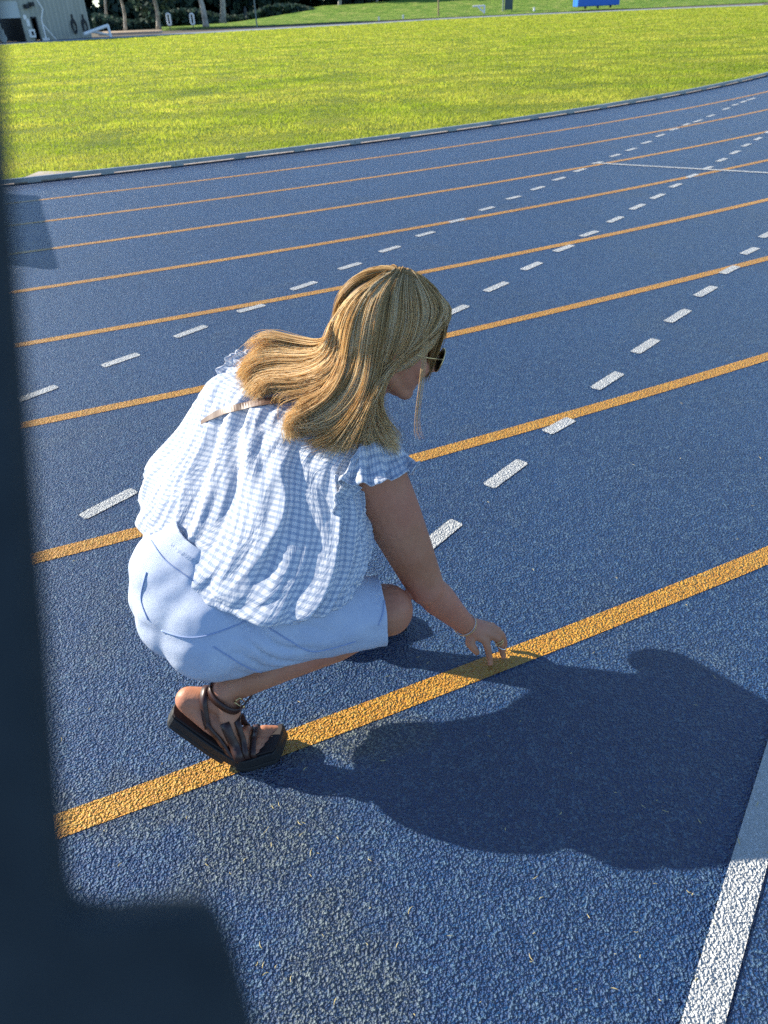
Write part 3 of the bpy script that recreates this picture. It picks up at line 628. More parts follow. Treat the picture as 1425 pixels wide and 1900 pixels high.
LN = (KR-HR).normalized(); LN = (LN+V((.0,-.05,.12))).normalized()
def cut_leg(bm, co, no, side):
    geomf = [f for f in bm.faces if side(f.calc_center_median())]
    gv = set(v for f in geomf for v in f.verts); ge = set(e for f in geomf for e in f.edges)
    bmesh.ops.bisect_plane(bm, geom=list(gv)+list(ge)+geomf, plane_co=co, plane_no=no, clear_outer=True)
KC = HR.lerp(KR,.965); WAX = WA.lerp(PEL,.35)+V((-.02,.01,0))
cut_leg(bm, WC, WN, lambda c: (c.x < -.27 and c.z > .33) or (c.y > 1.42 and c.x < -.2 and c.z > .38))
cut_leg(bm, KC, LN, lambda c: (c-KR).length < .2 and c.y < 1.46)
P0 = D(380,1100,1.745)
for v in bm.verts:
    wx = min(1, max(0, (-.16-v.co.x)/.2)); wx = wx*wx*(3-2*wx); v.co -= FW*((v.co-P0).dot(FW)*.26*wx)
bm.normal_update()
for v in bm.verts:      # wrinkles: folds at the groin, crushed cloth along the thigh
    p = v.co; t = (p-HR).dot((KR-HR).normalized())/.4
    n1 = noise.noise(V((p.x*9, p.y*9, p.z*22))); n2 = noise.noise(V((p.x*26+3, p.y*22, p.z*34)))
    gr = math.exp(-((t-.30)/.16)**2)
    crease = -abs(math.sin((p.x*.55+p.z*1.0)*68+2.2*noise.noise(p*9)))**6*.011*gr*(1 if p.y < 1.42 else 0)
    hem = math.exp(-((p-KC).dot(LN)/.012)**2)*.003
    wb = .0028 if (-.036 < (p-WC).dot(WN) and (p.x < -.25)) else 0
    hh = (p-WC).dot(WN)+.13; tp = 0
    if hh > 0 and p.x < -.18: k_ = min(1, hh/.13); rad_ = p-WAX-WN*(p-WAX).dot(WN); wx = min(1, max(0, (-.2-p.x)/.14)); tp = rad_*(-.22*k_*k_*(3-2*k_)*wx*wx*(3-2*wx))
    else: tp = V((0,0,0))
    v.co = p+tp+v.normal*(n1*.0065+n2*.002+crease+hem+wb)
bm.to_mesh(shm); bm.free()
shorts = link(bpy.data.objects.new('shorts', shm)); child(shorts)
sm_ = shorts.modifiers.new('t', 'SOLIDIFY'); sm_.thickness = .0035; sm_.offset = -1
bvS = BVHTree.FromPolygons([v.co.copy() for v in shm.vertices], [tuple(p.vertices) for p in shm.polygons])
def onsurf(bv, px, py, off=0):
    d = ray(px, py).normalized(); h = bv.ray_cast(CAM, d)
    if h[0] is None: return None
    n = h[1] if h[1].dot(d) < 0 else -h[1]
    return h[0]+n*off
SEAM = new_mat('denim_seam', (.33,.41,.60), .85, .1)
def surfline(bv, pts, r, name, mat, parent, n=40, off=.001, flat=1):
    P = []
    sp = spline([V((x, y, 0)) for x, y in pts], n)
    for s_ in sp:
        h = onsurf(bv, s_.x, s_.y, off)
        if h is not None: P.append(h)
    if len(P) < 3: return None
    m = MB(); m.tube(P, r, 6); o = m.build(name, mat, None, True); child(o); return o
for pts in ([(474,1140),(500,1165),(540,1190),(575,1208),(610,1204),(660,1190)], [(396,1200),(425,1218),(455,1236),(500,1252)],
            [(300,1170),(340,1182),(380,1180),(440,1160),(478,1140)], [(272,1062),(262,1110),(275,1150)], [(704,1072),(713,1105),(711,1135),(702,1160)], [(280,1002),(305,1038),(345,1068),(388,1098)]):
    o = surfline(bvS, pts, .0016, 'seam', SEAM, shorts)
    if o: o.parent = shorts; o.matrix_parent_inverse = Matrix.Translation(woman.location).inverted() @ Matrix.Identity(4) if False else Matrix.Identity(4)
# ------------------------------------------------------------------ blouse
CH1 = new_mat('gingham_cotton', (.8,.84,.9), .9, .1); q = N(CH1)
uv = q.n('ShaderNodeSeparateXYZ', {'Vector': q.tc.outputs['UV']}); PER = .0172
def stripe(c, per, lo, hi, ph=0):
    f = q.math('FRACT', q.math('ADD', q.math('DIVIDE', c, per), ph))
    a = q.n('ShaderNodeMapRange', {'Value': f, 'From Min': lo-.04, 'From Max': lo+.04}).outputs[0]
    b_ = q.n('ShaderNodeMapRange', {'Value': f, 'From Min': hi-.04, 'From Max': hi+.04}).outputs[0]
    return q.math('SUBTRACT', a, b_)
su, sv = stripe(uv.outputs[0], PER, .1, .55), stripe(uv.outputs[1], PER, .1, .55)
lu = q.math('ADD', stripe(uv.outputs[0], PER, .20, .27), stripe(uv.outputs[0], PER, .38, .45)); lv = q.math('ADD', stripe(uv.outputs[1], PER, .20, .27), stripe(uv.outputs[1], PER, .38, .45))
c_ = q.mix(q.math('MULTIPLY', su, .9), (.87,.87,.88), (.64,.68,.75)); c_ = q.mix(q.math('MULTIPLY', sv, .9), c_, q.mix(1, c_, (.66,.74,.85), 'MULTIPLY'))
c_ = q.mix(q.math('MULTIPLY', q.math('MAXIMUM', lu, lv), .42), c_, (.22,.30,.44))
q.l(c_, q.b.inputs['Base Color'])
wr = q.noise(1, 4, .65, q.n('ShaderNodeMapping', {'Vector': q.tc.outputs['UV'], 'Scale': (17,5,1)}).outputs[0], .8)
q.l(q.bump(q.math('ADD', q.math('MULTIPLY', q.math('ABSOLUTE', q.math('SUBTRACT', wr, .5)), 2), q.math('MULTIPLY', q.noise(60, 3, .6), .25)), .0055, .7), q.b.inputs['Normal'])
tr = q.n('ShaderNodeBsdfTranslucent'); q.l(c_, tr.inputs['Color']); mx = q.n('ShaderNodeMixShader', {0: .22})
q.l(q.b.outputs[0], mx.inputs[1]); q.l(tr.outputs[0], mx.inputs[2]); q.l(mx.outputs[0], q.t.nodes['Material Output'].inputs[0])
RINGS = [  # v, left silhouette, right silhouette, nearest, far depth
 (0.00, D(298,942,1.80), D(648,1082,1.67), D(408,1110,1.63), 1.88),
 (0.06, D(273,918,1.83), D(664,1066,1.65), D(414,1118,1.605), 1.91),
 (0.22, D(276,900,1.83), D(678,1000,1.68), D(470,1045,1.61), 1.94),
 (0.42, D(292,862,1.87), D(668,940,1.69), D(500,945,1.625), 1.95),
 (0.62, D(335,806,1.87), D(662,892,1.68), D(515,858,1.635), 1.94),
 (0.78, D(368,748,1.87), D(690,856,1.675), D(540,800,1.65), 1.92),
 (0.90, D(412,700,1.87), D(722,838,1.67), D(560,772,1.66), 1.90),
 (0.97, D(470,700,1.85), D(712,820,1.68), D(580,758,1.685), 1.86),
 (1.00, D(535,712,1.82), D(690,800,1.69), D(600,762,1.70), 1.84)]
NU, NVv = 420, 190
def ringat(v):
    vs = [r[0] for r in RINGS]; i = max(j for j in range(len(vs)-1) if vs[j] <= v+1e-9); i = min(i, len(vs)-2)
    t = (v-vs[i])/(vs[i+1]-vs[i]); G = lambda k, c: (RINGS[max(0,min(len(vs)-1,k))][c] if c < 4 else V((RINGS[max(0,min(len(vs)-1,k))][4],0,0)))
    out = []
    for c in (1,2,3,4):
        p0, p1, p2, p3 = G(i-1,c), G(i,c), G(i+1,c), G(i+2,c)
        m1 = (p2-p0)/(max(vs[i+1]-vs[max(i-1,0)],.02)); m2 = (p3-p1)/(max(vs[min(i+2,len(vs)-1)]-vs[i],.02)); h = vs[i+1]-vs[i]
        t2, t3 = t*t, t*t*t
        out.append(p1*(2*t3-3*t2+1)+m1*h*(t3-2*t2+t)+p2*(3*t2-2*t3)+m2*h*(t3-t2))
    return out[0], out[1], out[2], out[3].x
def fold(u, v, p):
    """gathers running from the yoke to the hem (u = turns around the body)"""
    w1 = noise.noise(V((u*31+1.5*noise.noise(V((u*5, v*2.2, 3))), v*1.1, 0)))
    w2 = noise.noise(V((u*58+2.0*noise.noise(V((u*9, v*3, 7))), v*2.6, 4)))
    w3 = noise.noise(V((u*7, v*2.4, 9)))
    r1 = 1-abs(w1)*2.4
    amp = .35+.65*min(1, v/.2)
    topg = math.exp(-((v-.93)/.12)**2)
    low = math.exp(-((v-.08)/.10)**2)
    a = (max(r1, -.35)*.0185+w2*.0085)*amp + w3*.020
    a += topg*math.sin(u*2*math.pi*44+3*w3)*.0022
    a += low*(abs(noise.noise(V((u*22, v*9, 2))))*.022-.004)
    return a
vs_, uvs, fs = [], [], []
for j in range(NVv+1):
    v = j/NVv; Lp, Rp, Np, fd = ringat(v); C = (Lp+Rp)/2; e1 = (Rp-Lp)/2; e2 = Np-C
    dirv = (C-CAM).normalized(); back = -e2.normalized()*max(.05, (fd-(C-CAM).dot(FW)))
    for i in range(NU):
        a = 2*math.pi*i/NU; c, s_ = math.cos(a), math.sin(a)
        ex = .88; cc_ = math.copysign(abs(c)**ex, c); ss = math.copysign(abs(s_)**ex, s_)
        p = C+e1*cc_+(e2*ss if s_ >= 0 else back*(-ss))
        nrm = (p-C).normalized(); u = i/NU
        uu = u if u < .75 else u-1
        f = fold(uu, v, p); f2 = fold(uu, v, p)
        vs_.append(p+nrm*f); uvs.append((uu+.006*noise.noise(V((uu*20, v*5, 11))), v+.012*noise.noise(V((uu*14, v*4, 21)))))
for j in range(NVv):
    for i in range(NU): fs.append((j*NU+i, j*NU+(i+1)%NU, (j+1)*NU+(i+1)%NU, (j+1)*NU+i))
# hem turned in towards the waist
hem0 = len(vs_); Lp, Rp, Np, fd = ringat(0); C0 = (Lp+Rp)/2
for i in range(NU): p = V(vs_[i]); vs_.append(p.lerp(C0, .16)+V((0.02,.0,.03))); uvs.append((uvs[i][0], -.05))
for i in range(NU): fs.append((hem0+i, hem0+(i+1)%NU, (i+1)%NU, i))
blouse = mesh('blouse', vs_, fs, CH1, None, True); child(blouse)
def setuv(o, fn):
    l = o.data.uv_layers.new(name='UVMap')
    for p in o.data.polygons:
        us = [fn(o.data.loops[li].vertex_index) for li in p.loop_indices]
        mx_ = max(u_[0] for u_ in us); wrap = mx_-min(u_[0] for u_ in us) > .5*fn.width
        for li, u_ in zip(p.loop_indices, us):
            x = u_[0]+(fn.width if wrap and mx_-u_[0] > .5*fn.width else 0); l.data[li].uv = (x, u_[1])
class UF:
    def __init__(s, lst, w, h): s.l = lst; s.width = w; s.h = h
    def __call__(s, i): u, v = s.l[i]; return (u*s.width, v*s.h)
setuv(blouse, UF(uvs, PER_W := .0172*100, .0172*43))
bvB = BVHTree.FromPolygons([v.co.copy() for v in blouse.data.vertices], [tuple(p.vertices) for p in blouse.data.polygons])
# ruffled cap sleeves: gathered strips fanning from the armhole
def ruffle(name, inner, outer, n, waves, amp, rows=14, width=.55, hgt=.08):
    I = spline(inner, n); O = spline(outer, n); vs, uv_ = [], []
    for j in range(rows+1):
        t = j/rows
        for i in range(n):
            u = i/(n-1); a, b_ = I[i], O[i]; d = (b_-a); mid = a.lerp(b_, t)
            tg = (O[min(i+1,n-1)]-O[max(i-1,0)]).normalized(); nn = tg.cross(d).normalized()
            wv = math.sin(u*waves*2*math.pi+2.5*noise.noise(V((u*8, t*2, 1))))*amp*t**.8+noise.noise(V((u*14, t*3, 6)))*amp*.9
            bow = math.sin(t*math.pi*.9)*.012
            vs.append(mid+nn*(wv+bow)+d.normalized()*(noise.noise(V((u*9, 2, 2)))*.008*t)); uv_.append((u, t))
    fs = [(j*n+i, j*n+i+1, (j+1)*n+i+1, (j+1)*n+i) for j in range(rows) for i in range(n-1)]
    o = mesh(name, vs, fs, CH1, None, True); o.parent = blouse
    setuv(o, UF(uv_, width, hgt)); sm = o.modifiers.new('t', 'SOLIDIFY'); sm.thickness = .0015
    return o
ruffle('sleeve_ruffle', [D(668,905,1.60), D(652,868,1.585), D(660,838,1.58), D(690,822,1.595), D(725,822,1.63), D(752,838,1.69), D(752,870,1.76)],
       [D(632,884,1.58), D(622,888,1.56), D(658,899,1.555), D(702,895,1.555), D(745,882,1.58), D(779,860,1.65), D(772,872,1.75)], 160, 7, .010, width=.62)
ruffle('sleeve_ruffle', [D(672,905,1.60), D(655,925,1.60), D(650,950,1.61), D(662,970,1.63), D(680,985,1.66)],
       [D(645,890,1.575), D(626,915,1.575), D(620,948,1.58), D(632,970,1.60), D(655,990,1.64)], 90, 4, .005, width=.3, hgt=.05)
ruffle('sleeve_ruffle', [D(500,688,1.80), D(480,672,1.81), D(455,682,1.82), D(430,700,1.84), D(415,722,1.86)],
       [D(470,650,1.82), D(448,650,1.83), D(426,657,1.84), D(402,686,1.86), D(388,715,1.88)], 120, 5, .008, width=.4)
# ------------------------------------------------------------------ bag strap over the back
LEA = new_mat('tan_leather', (.36,.17,.09), .5, .5); q = N(LEA); q.l(q.ramp(q.noise(40, 4, .6), [(.3,(.09,.046,.028)),(.7,(.17,.09,.055))]), q.b.inputs['Base Color'])
pts = [(372,787),(400,771),(430,760),(470,751),(520,744),(570,739),(620,738),(660,745)]
sp = spline([V((x, y, 0)) for x, y in pts], 60); vs, fs = [], []
prev = []
for i, s_ in enumerate(sp):
    row = []
    for dy in (-6, 6):
        h = onsurf(bvB, s_.x, s_.y+dy*(.55 if i < 6 else 1), .006)
        row.append(h)
    prev.append(row)
ok = [r for r in prev if r[0] is not None and r[1] is not None]
import itertools
# smooth the strap so that it bridges the gathers
for _ in range(10):
    ok = [[(ok[max(i-1,0)][k]+ok[i][k]*2+ok[min(i+1,len(ok)-1)][k])/4 for k in (0,1)] for i in range(len(ok))]
for i, r in enumerate(ok):
    off = (CAM-r[0]).normalized()*.002
    vs += [r[0]+off, r[1]+off]
    if i: fs.append((2*i-2, 2*i-1, 2*i+1, 2*i))
strap = mesh('bag_strap', vs, fs, LEA, None, False); child(strap); sm = strap.modifiers.new('t', 'SOLIDIFY'); sm.thickness = .0015
# ------------------------------------------------------------------ sandals
BLK = new_mat('sandal_sole', (.012,.013,.014), .55, .4); q = N(BLK); q.l(q.bump(q.noise(300, 2, .6), .001, .6), q.b.inputs['Normal'])
BRN = new_mat('dark_brown_leather', (.045,.018,.013), .4, .5); INS = new_mat('insole', (.018,.012,.011), .6, .3)
GLD = new_mat('gold_metal', (.75,.55,.25), .25, .5, Metallic=1)
def sandal(path, side, label=None):
    """path: heel, ball, toe points on top of the sole; side: unit vector towards the left edge"""
    root = None
    P = spline(path, 40); n = 40; vs, fs = [], []; K_ = 22
    def wid(t): return .028+.012*math.sin(min(1, t*1.05)*math.pi*.62)**1.2 if t < .9 else .041*math.sqrt(max(0, 1-((t-.9)/.105)**2))+.001
    def ring(t, i, z0, z1, wk=1):
        tg = (P[min(i+1,n-1)]-P[max(i-1,0)]).normalized(); nr = side.cross(tg).normalized()
        if nr.z < 0: nr = -nr
        wv = wid(t)*wk*(1 if t > .06 else math.sqrt(max(.02, 1-((.06-t)/.062)**2)))
        return [P[i]+side*wv+nr*z1, P[i]-side*wv+nr*z1, P[i]-side*wv*1.03+nr*z0, P[i]+side*wv*1.03+nr*z0]
    def slab(name, z0, z1, mat, wk, t0=0, t1=1, zf=None):
        vs, fs = [], []; idx = [i for i in range(n) if t0 <= i/(n-1) <= t1]
        for k, i in enumerate(idx):
            t = i/(n-1); vs += ring(t, i, z0 if zf is None else zf(t), z1, wk)
            if k:
                for j in range(4): a, b_ = 4*(k-1)+j, 4*(k-1)+(j+1)%4; fs.append((a, b_, b_+4, a+4))
        fs += [(3,2,1,0), tuple(4*(len(idx)-1)+j for j in range(4))]
        o = mesh(name, vs, fs, mat); bv = o.modifiers.new('b', 'BEVEL'); bv.width = .003; bv.segments = 2; return o
    sole = slab('sandal', -.022, 0, BLK, 1.12); child(sole)
    heel = slab('heel_block', -.036, -.0225, BLK, 1.13, 0, .47); heel.parent = sole
    fore = slab('fore_tread', -.034, -.0225, BLK, 1.12, .55, 1); fore.parent = sole
    ins = slab('insole', .0005, .006, INS, .98); ins.parent = sole
    return sole, P, wid
toeP = TOE+V((.028,0.004,0)); hl = HEEL+V((-.012,.004,.0)) 
sole_path = [hl+V((0,0,-.005)), hl.lerp(BALL,.35)+V((0,0,-.012)), hl.lerp(BALL,.72)+V((0,0,-.016)), BALL+V((.004,0,-.009)), BALL.lerp(toeP,.6)+V((0,0,-.001)), toeP+V((0,0,.006))]
sandR, PSR, widR = sandal(sole_path, FR); tag(sandR)
bvBody = BVHTree.FromPolygons([v.co.copy() for v in body.data.vertices], [tuple(p.vertices) for p in body.data.polygons])
def strapband(name, centre, axis, r0, wd, mat, parent, a0=0, a1=360, n=48, off=.0045, sl=V((0,0,0))):
    """leather strip wrapped around the foot: rays shot inwards find the skin"""
    axis = axis.normalized(); e1 = axis.orthogonal().normalized(); e2 = axis.cross(e1); vs, fs = [], []
    rad = []
    for i in range(n):
        a = 2*math.pi*i/n; d = e1*math.cos(a)+e2*math.sin(a); best = .010
        for k in (-1.2, -.6, 0, .6, 1.2):
            h = bvBody.ray_cast(centre+axis*(wd*k)+d*.07, -d, .07)
            if h[0] is not None: best = max(best, (h[0]-centre).dot(d))
        rad.append(best)
    for _ in range(3): rad = [max(rad[i], (rad[i-1]+rad[i]+rad[(i+1)%n])/3) for i in range(n)]
    raw = list(rad)
    for _ in range(2): rad = [(rad[i-1]+rad[i]+rad[(i+1)%n])/3 for i in range(n)]
    rad = [max(a_, b_) for a_, b_ in zip(rad, raw)]
    for i in range(n):
        a = 2*math.pi*i/n; d = e1*math.cos(a)+e2*math.sin(a)
        for k in (-1, 1): vs.append(centre+axis*(wd*k)+d*(rad[i]+off))
        q0, q1 = 2*i, 2*((i+1)%n); fs.append((q0, q0+1, q1+1, q1))
    o = mesh(name, vs, fs, mat, None, True); o.parent = parent; sm = o.modifiers.new('t', 'SOLIDIFY'); sm.thickness = .0028; sm.offset = 1
    return o
FDR = (BALL-HEEL).normalized()
strapband('ankle_strap', AR+V((.005,0,-.002)), V((.50,-.12,.9)), .035, .0105, BRN, sandR)
strapband('heel_strap', HEEL.lerp(AR,.52)+V((.016,0,.006)), V((.95,-.1,.10)), .03, .0085, BRN, sandR)
for t_, wd_, tl in ((.0,.011,.1),(.36,.007,.0),(.68,.007,-.1)):
    c_ = BALL.lerp(TOE, t_)+V((-.012,0,.004)); strapband('toe_strap', c_, V((.95,.10+tl,.25-.25*t_)), .025, wd_, BRN, sandR)
strapband('instep_strap', BALL+V((-.040,0,.024)), V((.75,-.1,.55)), .028, .0075, BRN, sandR)
mb = MB(); P = [AR+V((.030,-.034,.002)), AR+V((.042,-.030,.010)), AR+V((.050,-.026,-.006)), AR+V((.038,-.031,-.014)), AR+V((.030,-.034,.002))]
mb.tube(P, .0018, 6); o = mb.build('buckle', GLD, None, True); o.parent = sandR
mb = MB(); mb.ell(AR+V((.044,-.026,-.024)), [V((.005,0,0)), V((0,.004,0)), V((0,0,.005))], 10, 8); o = mb.build('buckle_stud', GLD, None, True); o.parent = sandR
lp = [LH-LD*.03+V((0,0,.004)), LH.lerp(LT,.5)+V((0,0,.004)), LT.lerp(LH,.15)+V((0,0,.003)), LT+LD*.03+V((0,0,.008))]
sandL, _, _ = sandal(lp, LS)
strapband('toe_strap', LT-LD*.035+V((0,0,.006)), LD, .03, .012, BRN, sandL); strapband('ankle_strap', AL, V((0,0,1)), .035, .009, BRN, sandL)
# ------------------------------------------------------------------ sunglasses, bracelet, rings
LENS = new_mat('dark_lens', (.006,.006,.008), .08, .6); mb = MB()
root_f = MB(); sg_parts = []
for sg in (1,-1):
    c = hp(.100,.006,.034*sg); fw_ = (HF+HR_*.28*sg).normalized(); sx_ = HU.cross(fw_).normalized()
    rim = [c+sx_*(.028*math.cos(a))+HU*(.026*math.sin(a)) for a in [2*math.pi*i/28 for i in range(29)]]
    root_f.tube(rim, .0016, 6, False); sg_parts.append((c, fw_, sx_))
    root_f.tube([hp(.090,.016,.064*sg), hp(.05,.014,.078*sg), hp(-.01,.012,.082*sg), hp(-.035,.0,.082*sg)], .0013, 6)
root_f.tube([hp(.105,.014,-.010), hp(.109,.016,0), hp(.105,.014,.010)], .0014, 6)
gl = root_f.build('sunglasses', GLD, None, True); child(gl)
for c, fw_, sx_ in sg_parts:
    l_ = MB(); l_.ell(c, [sx_*.0268, fw_*.003, HU*.0248], 24, 12); o = l_.build('lens', LENS, None, True); o.parent = gl
SLV = new_mat('silver', (.75,.72,.70), .2, .5, Metallic=1)
AXW = (WR-EL).normalized()
def hoop(name, c, axis, r, th, mat, sq=1):
    e1 = axis.orthogonal().normalized(); e2 = axis.cross(e1); m = MB()
    m.tube([c+e1*(r*math.cos(a))+e2*(r*sq*math.sin(a)) for a in [2*math.pi*i/32 for i in range(33)]], th, 6, False)
    o = m.build(name, mat, None, True); child(o); return o
hoop('bracelet', WR-AXW*.004, (AXW+V((.1,.1,-.2))).normalized(), .0315, .0011, SLV); hoop('bracelet', WR+AXW*.004, AXW, .0305, .0013, GLD)
fx2 = (F1[2]-F1[1]).normalized()
hoop('ring', F1[1].lerp(F1[2],.10), fx2, .0105, .0015, GLD); hoop('ring', F1[1].lerp(F1[2],.38), (fx2+V((.3,0,.1))).normalized(), .0112, .0014, GLD)
hoop('ring', F1[1].lerp(F1[2],.72)+V((.002,-.002,0)), (fx2+V((-.6,.1,.3))).normalized(), .0128, .0015, SLV)
# ------------------------------------------------------------------ hair
HAIR = new_mat('blonde_hair', (.4,.27,.13), .5, .3); q = N(HAIR); va = q.n('ShaderNodeVertexColor', layer_name='tint'); q.l(va.outputs['Color'], q.b.inputs['Base Color'])
tr = q.n('ShaderNodeBsdfTranslucent'); q.l(va.outputs['Color'], tr.inputs['Color']); mx = q.n('ShaderNodeMixShader', {0: .48})
q.l(q.b.outputs[0], mx.inputs[1]); q.l(tr.outputs[0], mx.inputs[2]); q.l(mx.outputs[0], q.t.nodes['Material Output'].inputs[0])
SCALP = new_mat('hair_under', (.16,.095,.045), .6, .3)
capm = MB(); CC = hp(-.026,.042,0)
capm.ell(CC, [HF*.111, HR_*.085, HU*.105], 40, 30)
cap_o = capm.build('tmpc'); bm = bmesh.new(); bm.from_mesh(cap_o.data)
bmesh.ops.delete(bm, geom=[v for v in bm.verts if (v.co-HC).dot(HF) > .045 and (v.co-HC).dot(HU) < .060 or (v.co-HC).dot(HF) > .0 and (v.co-HC).dot(HU) < .02], context='VERTS')
capmesh = bpy.data.meshes.new('hair_cap'); bm.to_mesh(capmesh); bm.free(); bpy.data.objects.remove(cap_o); capmesh.materials.append(SCALP); capmesh.shade_smooth()
def skull(px, py, lift=0):
    """depth of the hair cap under a pixel (or its rim)"""
    d = ray(px, py); o_ = CAM-CC; A = [HF/(.116+lift), HR_/(.090+lift), HU/(.110+lift)]
    dd_ = V([a.dot(d) for a in A]); oo = V([a.dot(o_) for a in A]); a_ = dd_.dot(dd_); b_ = 2*dd_.dot(oo); c_ = oo.dot(oo)-1
    disc = b_*b_-4*a_*c_
    return (-b_-math.sqrt(disc))/(2*a_) if disc > 0 else -b_/(2*a_)
SK = 's'
G = [  # control points: (px, py, depth or None for on the skull)
 [(778,512,0),(812,548,0),(836,578,0),(815,612,0),(775,645,0),(735,672,0),(705,712,1.555),(698,770,1.575),(735,835,1.60)],
 [(770,512,0),(798,545,0),(812,580,0),(790,625,0),(750,660,0),(715,690,0),(690,735,1.55),(690,790,1.575),(715,830,1.60)],
 [(762,506,0),(775,545,0),(780,590,0),(760,640,0),(725,680,0),(700,715,1.535),(682,755,1.55),(672,800,1.58),(662,832,1.60)],
 [(752,502,0),(748,545,0),(748,600,0),(732,655,0),(705,700,0),(690,735,1.53),(672,770,1.55),(655,805,1.58),(640,835,1.60)],
 [(744,501,0),(722,545,0),(712,600,0),(702,655,0),(692,705,1.53),(678,745,1.535),(655,785,1.56),(632,815,1.59),(612,832,1.60)],
 [(738,502,0),(698,545,0),(680,600,0),(672,655,0),(664,700,1.535),(645,740,1.55),(612,772,1.58),(570,790,1.605),(532,788,1.62)],
 [(732,504,0),(678,545,0),(652,600,0),(645,650,0),(638,690,1.545),(615,727,1.565),(575,752,1.595),(540,772,1.61),(560,800,1.605)],
 [(726,506,0),(664,548,0),(634,600,0),(628,645,0),(615,680,1.57),(580,705,1.61),(535,715,1.65),(500,715,1.68),(480,738,1.69)],
 [(720,508,0),(656,552,0),(622,600,0),(616,640,0),(598,668,1.59),(560,682,1.64),(515,685,1.68),(478,695,1.71),(462,722,1.72)],
 [(716,510,0),(650,556,0),(617,602,0),(609,636,0),(590,658,1.61),(548,664,1.66),(505,662,1.70),(468,675,1.73),(448,695,1.74)],
 [(714,512,0),(648,560,0),(615,604,0),(606,634,0),(585,648,1.63),(540,645,1.69),(500,642,1.72),(472,655,1.75),(455,680,1.76)]]
NP = 30; GS = []
for g in G:
    k = len(g)-1; ns = max(i for i, c in enumerate(g) if not c[2]); xy = spline([V((x, y, 0)) for x, y, t in g], NP); row = []
    tl = spline([V((t if t else skull(x, y), 0, 0)) for x, y, t in g], NP)
    for i_, p in enumerate(xy):
        u_ = i_/(NP-1)*k; t = skull(p.x, p.y)-.004 if u_ <= ns else tl[i_].x
        row.append(D(p.x, p.y, t))
    for _ in range(2):
        row = [row[0]]+[(row[i_-1]+row[i_]*2+row[i_+1])/4 for i_ in range(1, NP-1)]+[row[-1]]
    GS.append(row)
def guide(u):
    kk = u*(len(GS)-1)
    if 6 < kk < 7:
        a_, b_ = GS[6], GS[7]; w_ = kk-6; snap = 0. if w_ < .5 else 1.
        return [a_[j].lerp(b_[j], w_+(snap-w_)*min(1, max(0, j/(NP-1)-.5)/.22)) for j in range(NP)]
    return guide0(u)
def guide0(u):
    k = u*(len(GS)-1); i = min(int(k), len(GS)-2); t = k-i
    g0, g1, g2, g3 = GS[max(i-1,0)], GS[i], GS[i+1], GS[min(i+2,len(GS)-1)]
    return [.5*((2*g1[j])+(g2[j]-g0[j])*t+(2*g0[j]-5*g1[j]+4*g2[j]-g3[j])*t*t+(3*g1[j]-g0[j]-3*g2[j]+g3[j])*t**3) for j in range(NP)]
hv, hf, hc = [], [], []
def strand(P, r, col):
    a = None; base = len(hv); n = len(P)
    for i in range(n):
        t = i/(n-1); tg = (P[min(i+1,n-1)]-P[max(i-1,0)]).normalized(); a = ((tg.orthogonal() if i == 0 else a)); a = (a-tg*a.dot(tg)).normalized(); b_ = tg.cross(a); rr = r*(1-.75*max(0, (t-.6)/.4))
        for k in range(3): an = 2.094*k; hv.append(P[i]+(a*math.cos(an)+b_*math.sin(an))*rr); hc.append((*col(t), 1))
        if i:
            for k in range(3): q0 = base+(i-1)*3+k; q1 = base+(i-1)*3+(k+1)%3; hf.append((q0, q1, q1+3, q0+3))
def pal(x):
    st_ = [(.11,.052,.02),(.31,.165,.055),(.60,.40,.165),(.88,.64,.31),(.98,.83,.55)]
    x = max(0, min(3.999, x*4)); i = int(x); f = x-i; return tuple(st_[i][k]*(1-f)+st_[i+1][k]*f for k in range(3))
NCL = 95
clump = [(rng.normal(0, .012), rng.normal(0, .012), rng.random(), rng.normal(0,1)) for _ in range(NCL+1)]
for n_ in range(13000):
    u = rng.random(); g = guide(u); lay = rng.random()
    cu = u*NCL+rng.normal(0,.25); ci = int(max(0, min(NCL, round(cu)))); cl = clump[ci]; gc = guide(min(1, max(0, ci/NCL)))
    j1 = V(rng.normal(0, .0022, 3)); j2 = V(rng.normal(0, .007, 3)); side_ = V((cl[0], cl[1], cl[0]-cl[1])); ph = rng.random()*6.28; P = []
    endc = .62+.38*rng.random()**.6 if rng.random() < .65 else 1
    for j in range(NP):
        t = j/(NP-1)
        if t > endc: break
        p = g[j].lerp(gc[j], .12+.5*t)
        dv = (CAM-p).normalized()
        dep = -(1-lay)*.026*min(1, t*2.2) + .004*cl[3]*t
        p = p+dv*dep+j1+j2*(t**1.5)+side_*(t**1.6)*.9+V((math.sin(t*5+ph), math.cos(t*4+ph), math.sin(t*6+ph*2)))*.0018*t
        qv = p-CC; m_ = V((qv.dot(HF)/.114, qv.dot(HR_)/.088, qv.dot(HU)/.108)).length
        if m_ < 1.01+.035*lay: p = CC+qv*((1.01+.035*lay)/m_)
        P.append(p)
    if len(P) < 4: continue
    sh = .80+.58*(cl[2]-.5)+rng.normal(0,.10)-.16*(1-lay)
    strand(P, .00065+.00035*rng.random(), lambda t, sh=sh: pal(sh-.16*(1-min(1, t*3.2))+.10*t))
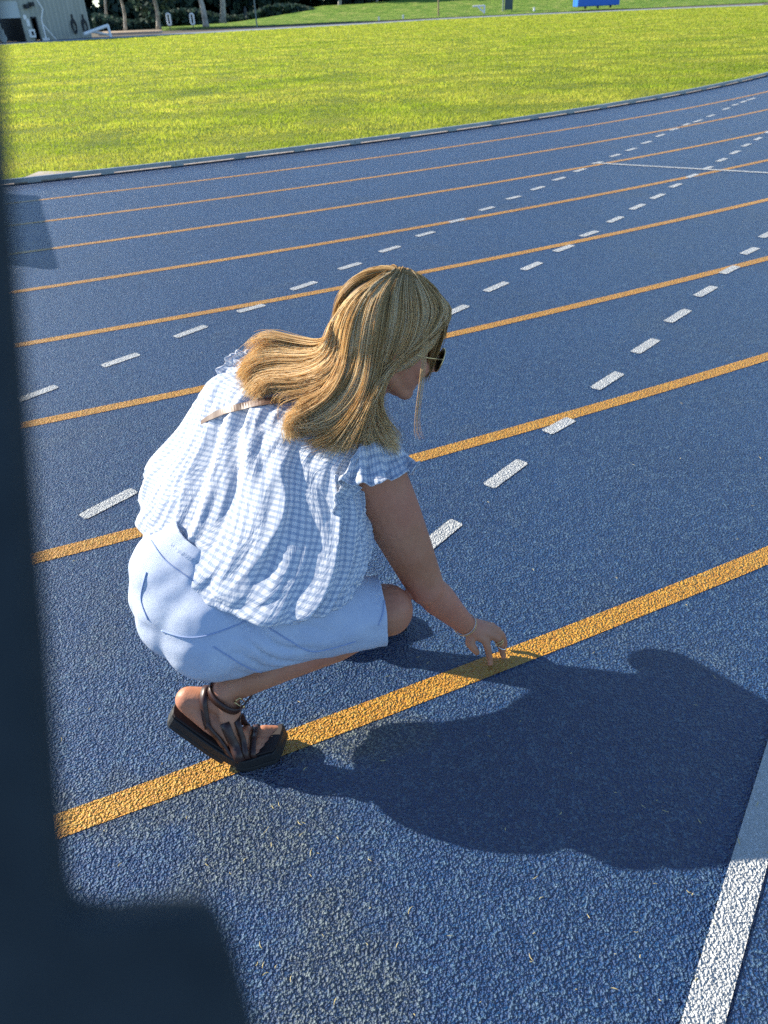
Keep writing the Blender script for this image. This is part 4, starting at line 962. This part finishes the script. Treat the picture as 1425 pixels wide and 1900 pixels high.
# loose wisps: one long one hanging past the cheek
for k in range(9):
    o_ = rng.normal(0, 2)-7; P = spline([D(783+o_*.5,535,skull(783,545)-.002), D(797+o_,600,1.50), D(795+o_,660,1.475), D(788+o_,720,1.47), D(782+o_,770,1.475), D(786+o_*1.5,800,1.48), D(795+o_*2,815,1.485)], 22)
    strand(P, .0005, lambda t: pal(.7))
for k in range(70):   # fly-away hairs
    u = rng.random(); g = guide(u); j0 = V(rng.normal(0,.016,3)); s0 = rng.integers(2, 12)
    P = [g[j]+j0*((j-s0)/14)+(CAM-g[j]).normalized()*.006 for j in range(s0, NP)]
    strand(P, .00035, lambda t: pal(.75))
# hair on the crown, nape and the far side of the head: runs from the parting outwards and down
pole_ = (D(738,506,skull(738,506))-CC); PN = pole_.normalized(); away = (CC-CAM).normalized(); away = (away-PN*away.dot(PN)).normalized(); SD = PN.cross(away)
for n_ in range(4200):
    an = rng.uniform(-1.75, 1.75); L = rng.uniform(.18,.27); P = []; sh = rng.normal(.5,.13); jit = V(rng.normal(0,.003,3)); rr_ = 1.01+.05*rng.random()
    for j in range(18):
        t = j/17; al = min(t*L/.10, 1.6); h_ = away*math.cos(an)+SD*math.sin(an)
        dv = PN*math.cos(al)+h_*math.sin(al); m_ = V((dv.dot(HF)/.112, dv.dot(HR_)/.087, dv.dot(HU)/.106)).length; p = CC+dv*(rr_/m_)
        ex = max(0, t*L-.16)
        if ex > 0: p = p+(V((-.35,-.05,-1)).normalized()*ex)
        P.append(p+jit*(.4+t))
    strand(P, .0010, lambda t, s_=sh: pal(s_))
hair = mesh('hair', hv, hf, HAIR, None, True)
ca = hair.data.color_attributes.new('tint', 'FLOAT_COLOR', 'POINT'); ca.data.foreach_set('color', np.array(hc, dtype=np.float32).reshape(-1))
child(hair)
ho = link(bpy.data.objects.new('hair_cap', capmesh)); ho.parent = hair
# ------------------------------------------------------------------ dark case edge close to the lens
FGM = new_mat('dark_case', (.010,.017,.026), .75, .25); q = N(FGM); q.l(q.ramp(q.noise(60, 4, .6), [(.3,(.019,.028,.033)),(.7,(.032,.044,.050))]), q.b.inputs['Base Color'])
q.l(q.bump(q.noise(900, 2, .5), .0004, .5), q.b.inputs['Normal'])
def slab_from(name, pts, t, th, parent):
    P = [D(x, y, t) for x, y in pts]; k = len(P); vs = P+[p+FW*th for p in P]
    o = mesh(name, vs, [tuple(range(k))[::-1], tuple(range(k, 2*k))]+[(i, (i+1)%k, (i+1)%k+k, i+k) for i in range(k)], FGM)
    setp(o, parent); b_ = o.modifiers.new('b', 'BEVEL'); b_.width = .0015; b_.segments = 3; b_.limit_method = 'ANGLE'; return o
case = empty('case', D(0, 1900, .105)); tag(case, 'dark blurred upright case edge with a rounded lower tab, nearest thing at the left', 'case')
edge = [(-260,-160),(-44,-160),(-36,80),(-16,330),(6,600),(30,900),(56,1200),(80,1500),(98,1660),(112,1700),(112,2050),(-260,2050)]
edge = edge[:-2]+[(126,1704),(180,1712),(240,1706),(300,1701),(345,1701),(368,1708),(388,1728),(405,1762),(425,1815),(447,1890),(470,1980),(485,2050),(-260,2050)]
slab_from('shell', edge, .103, .007, case)
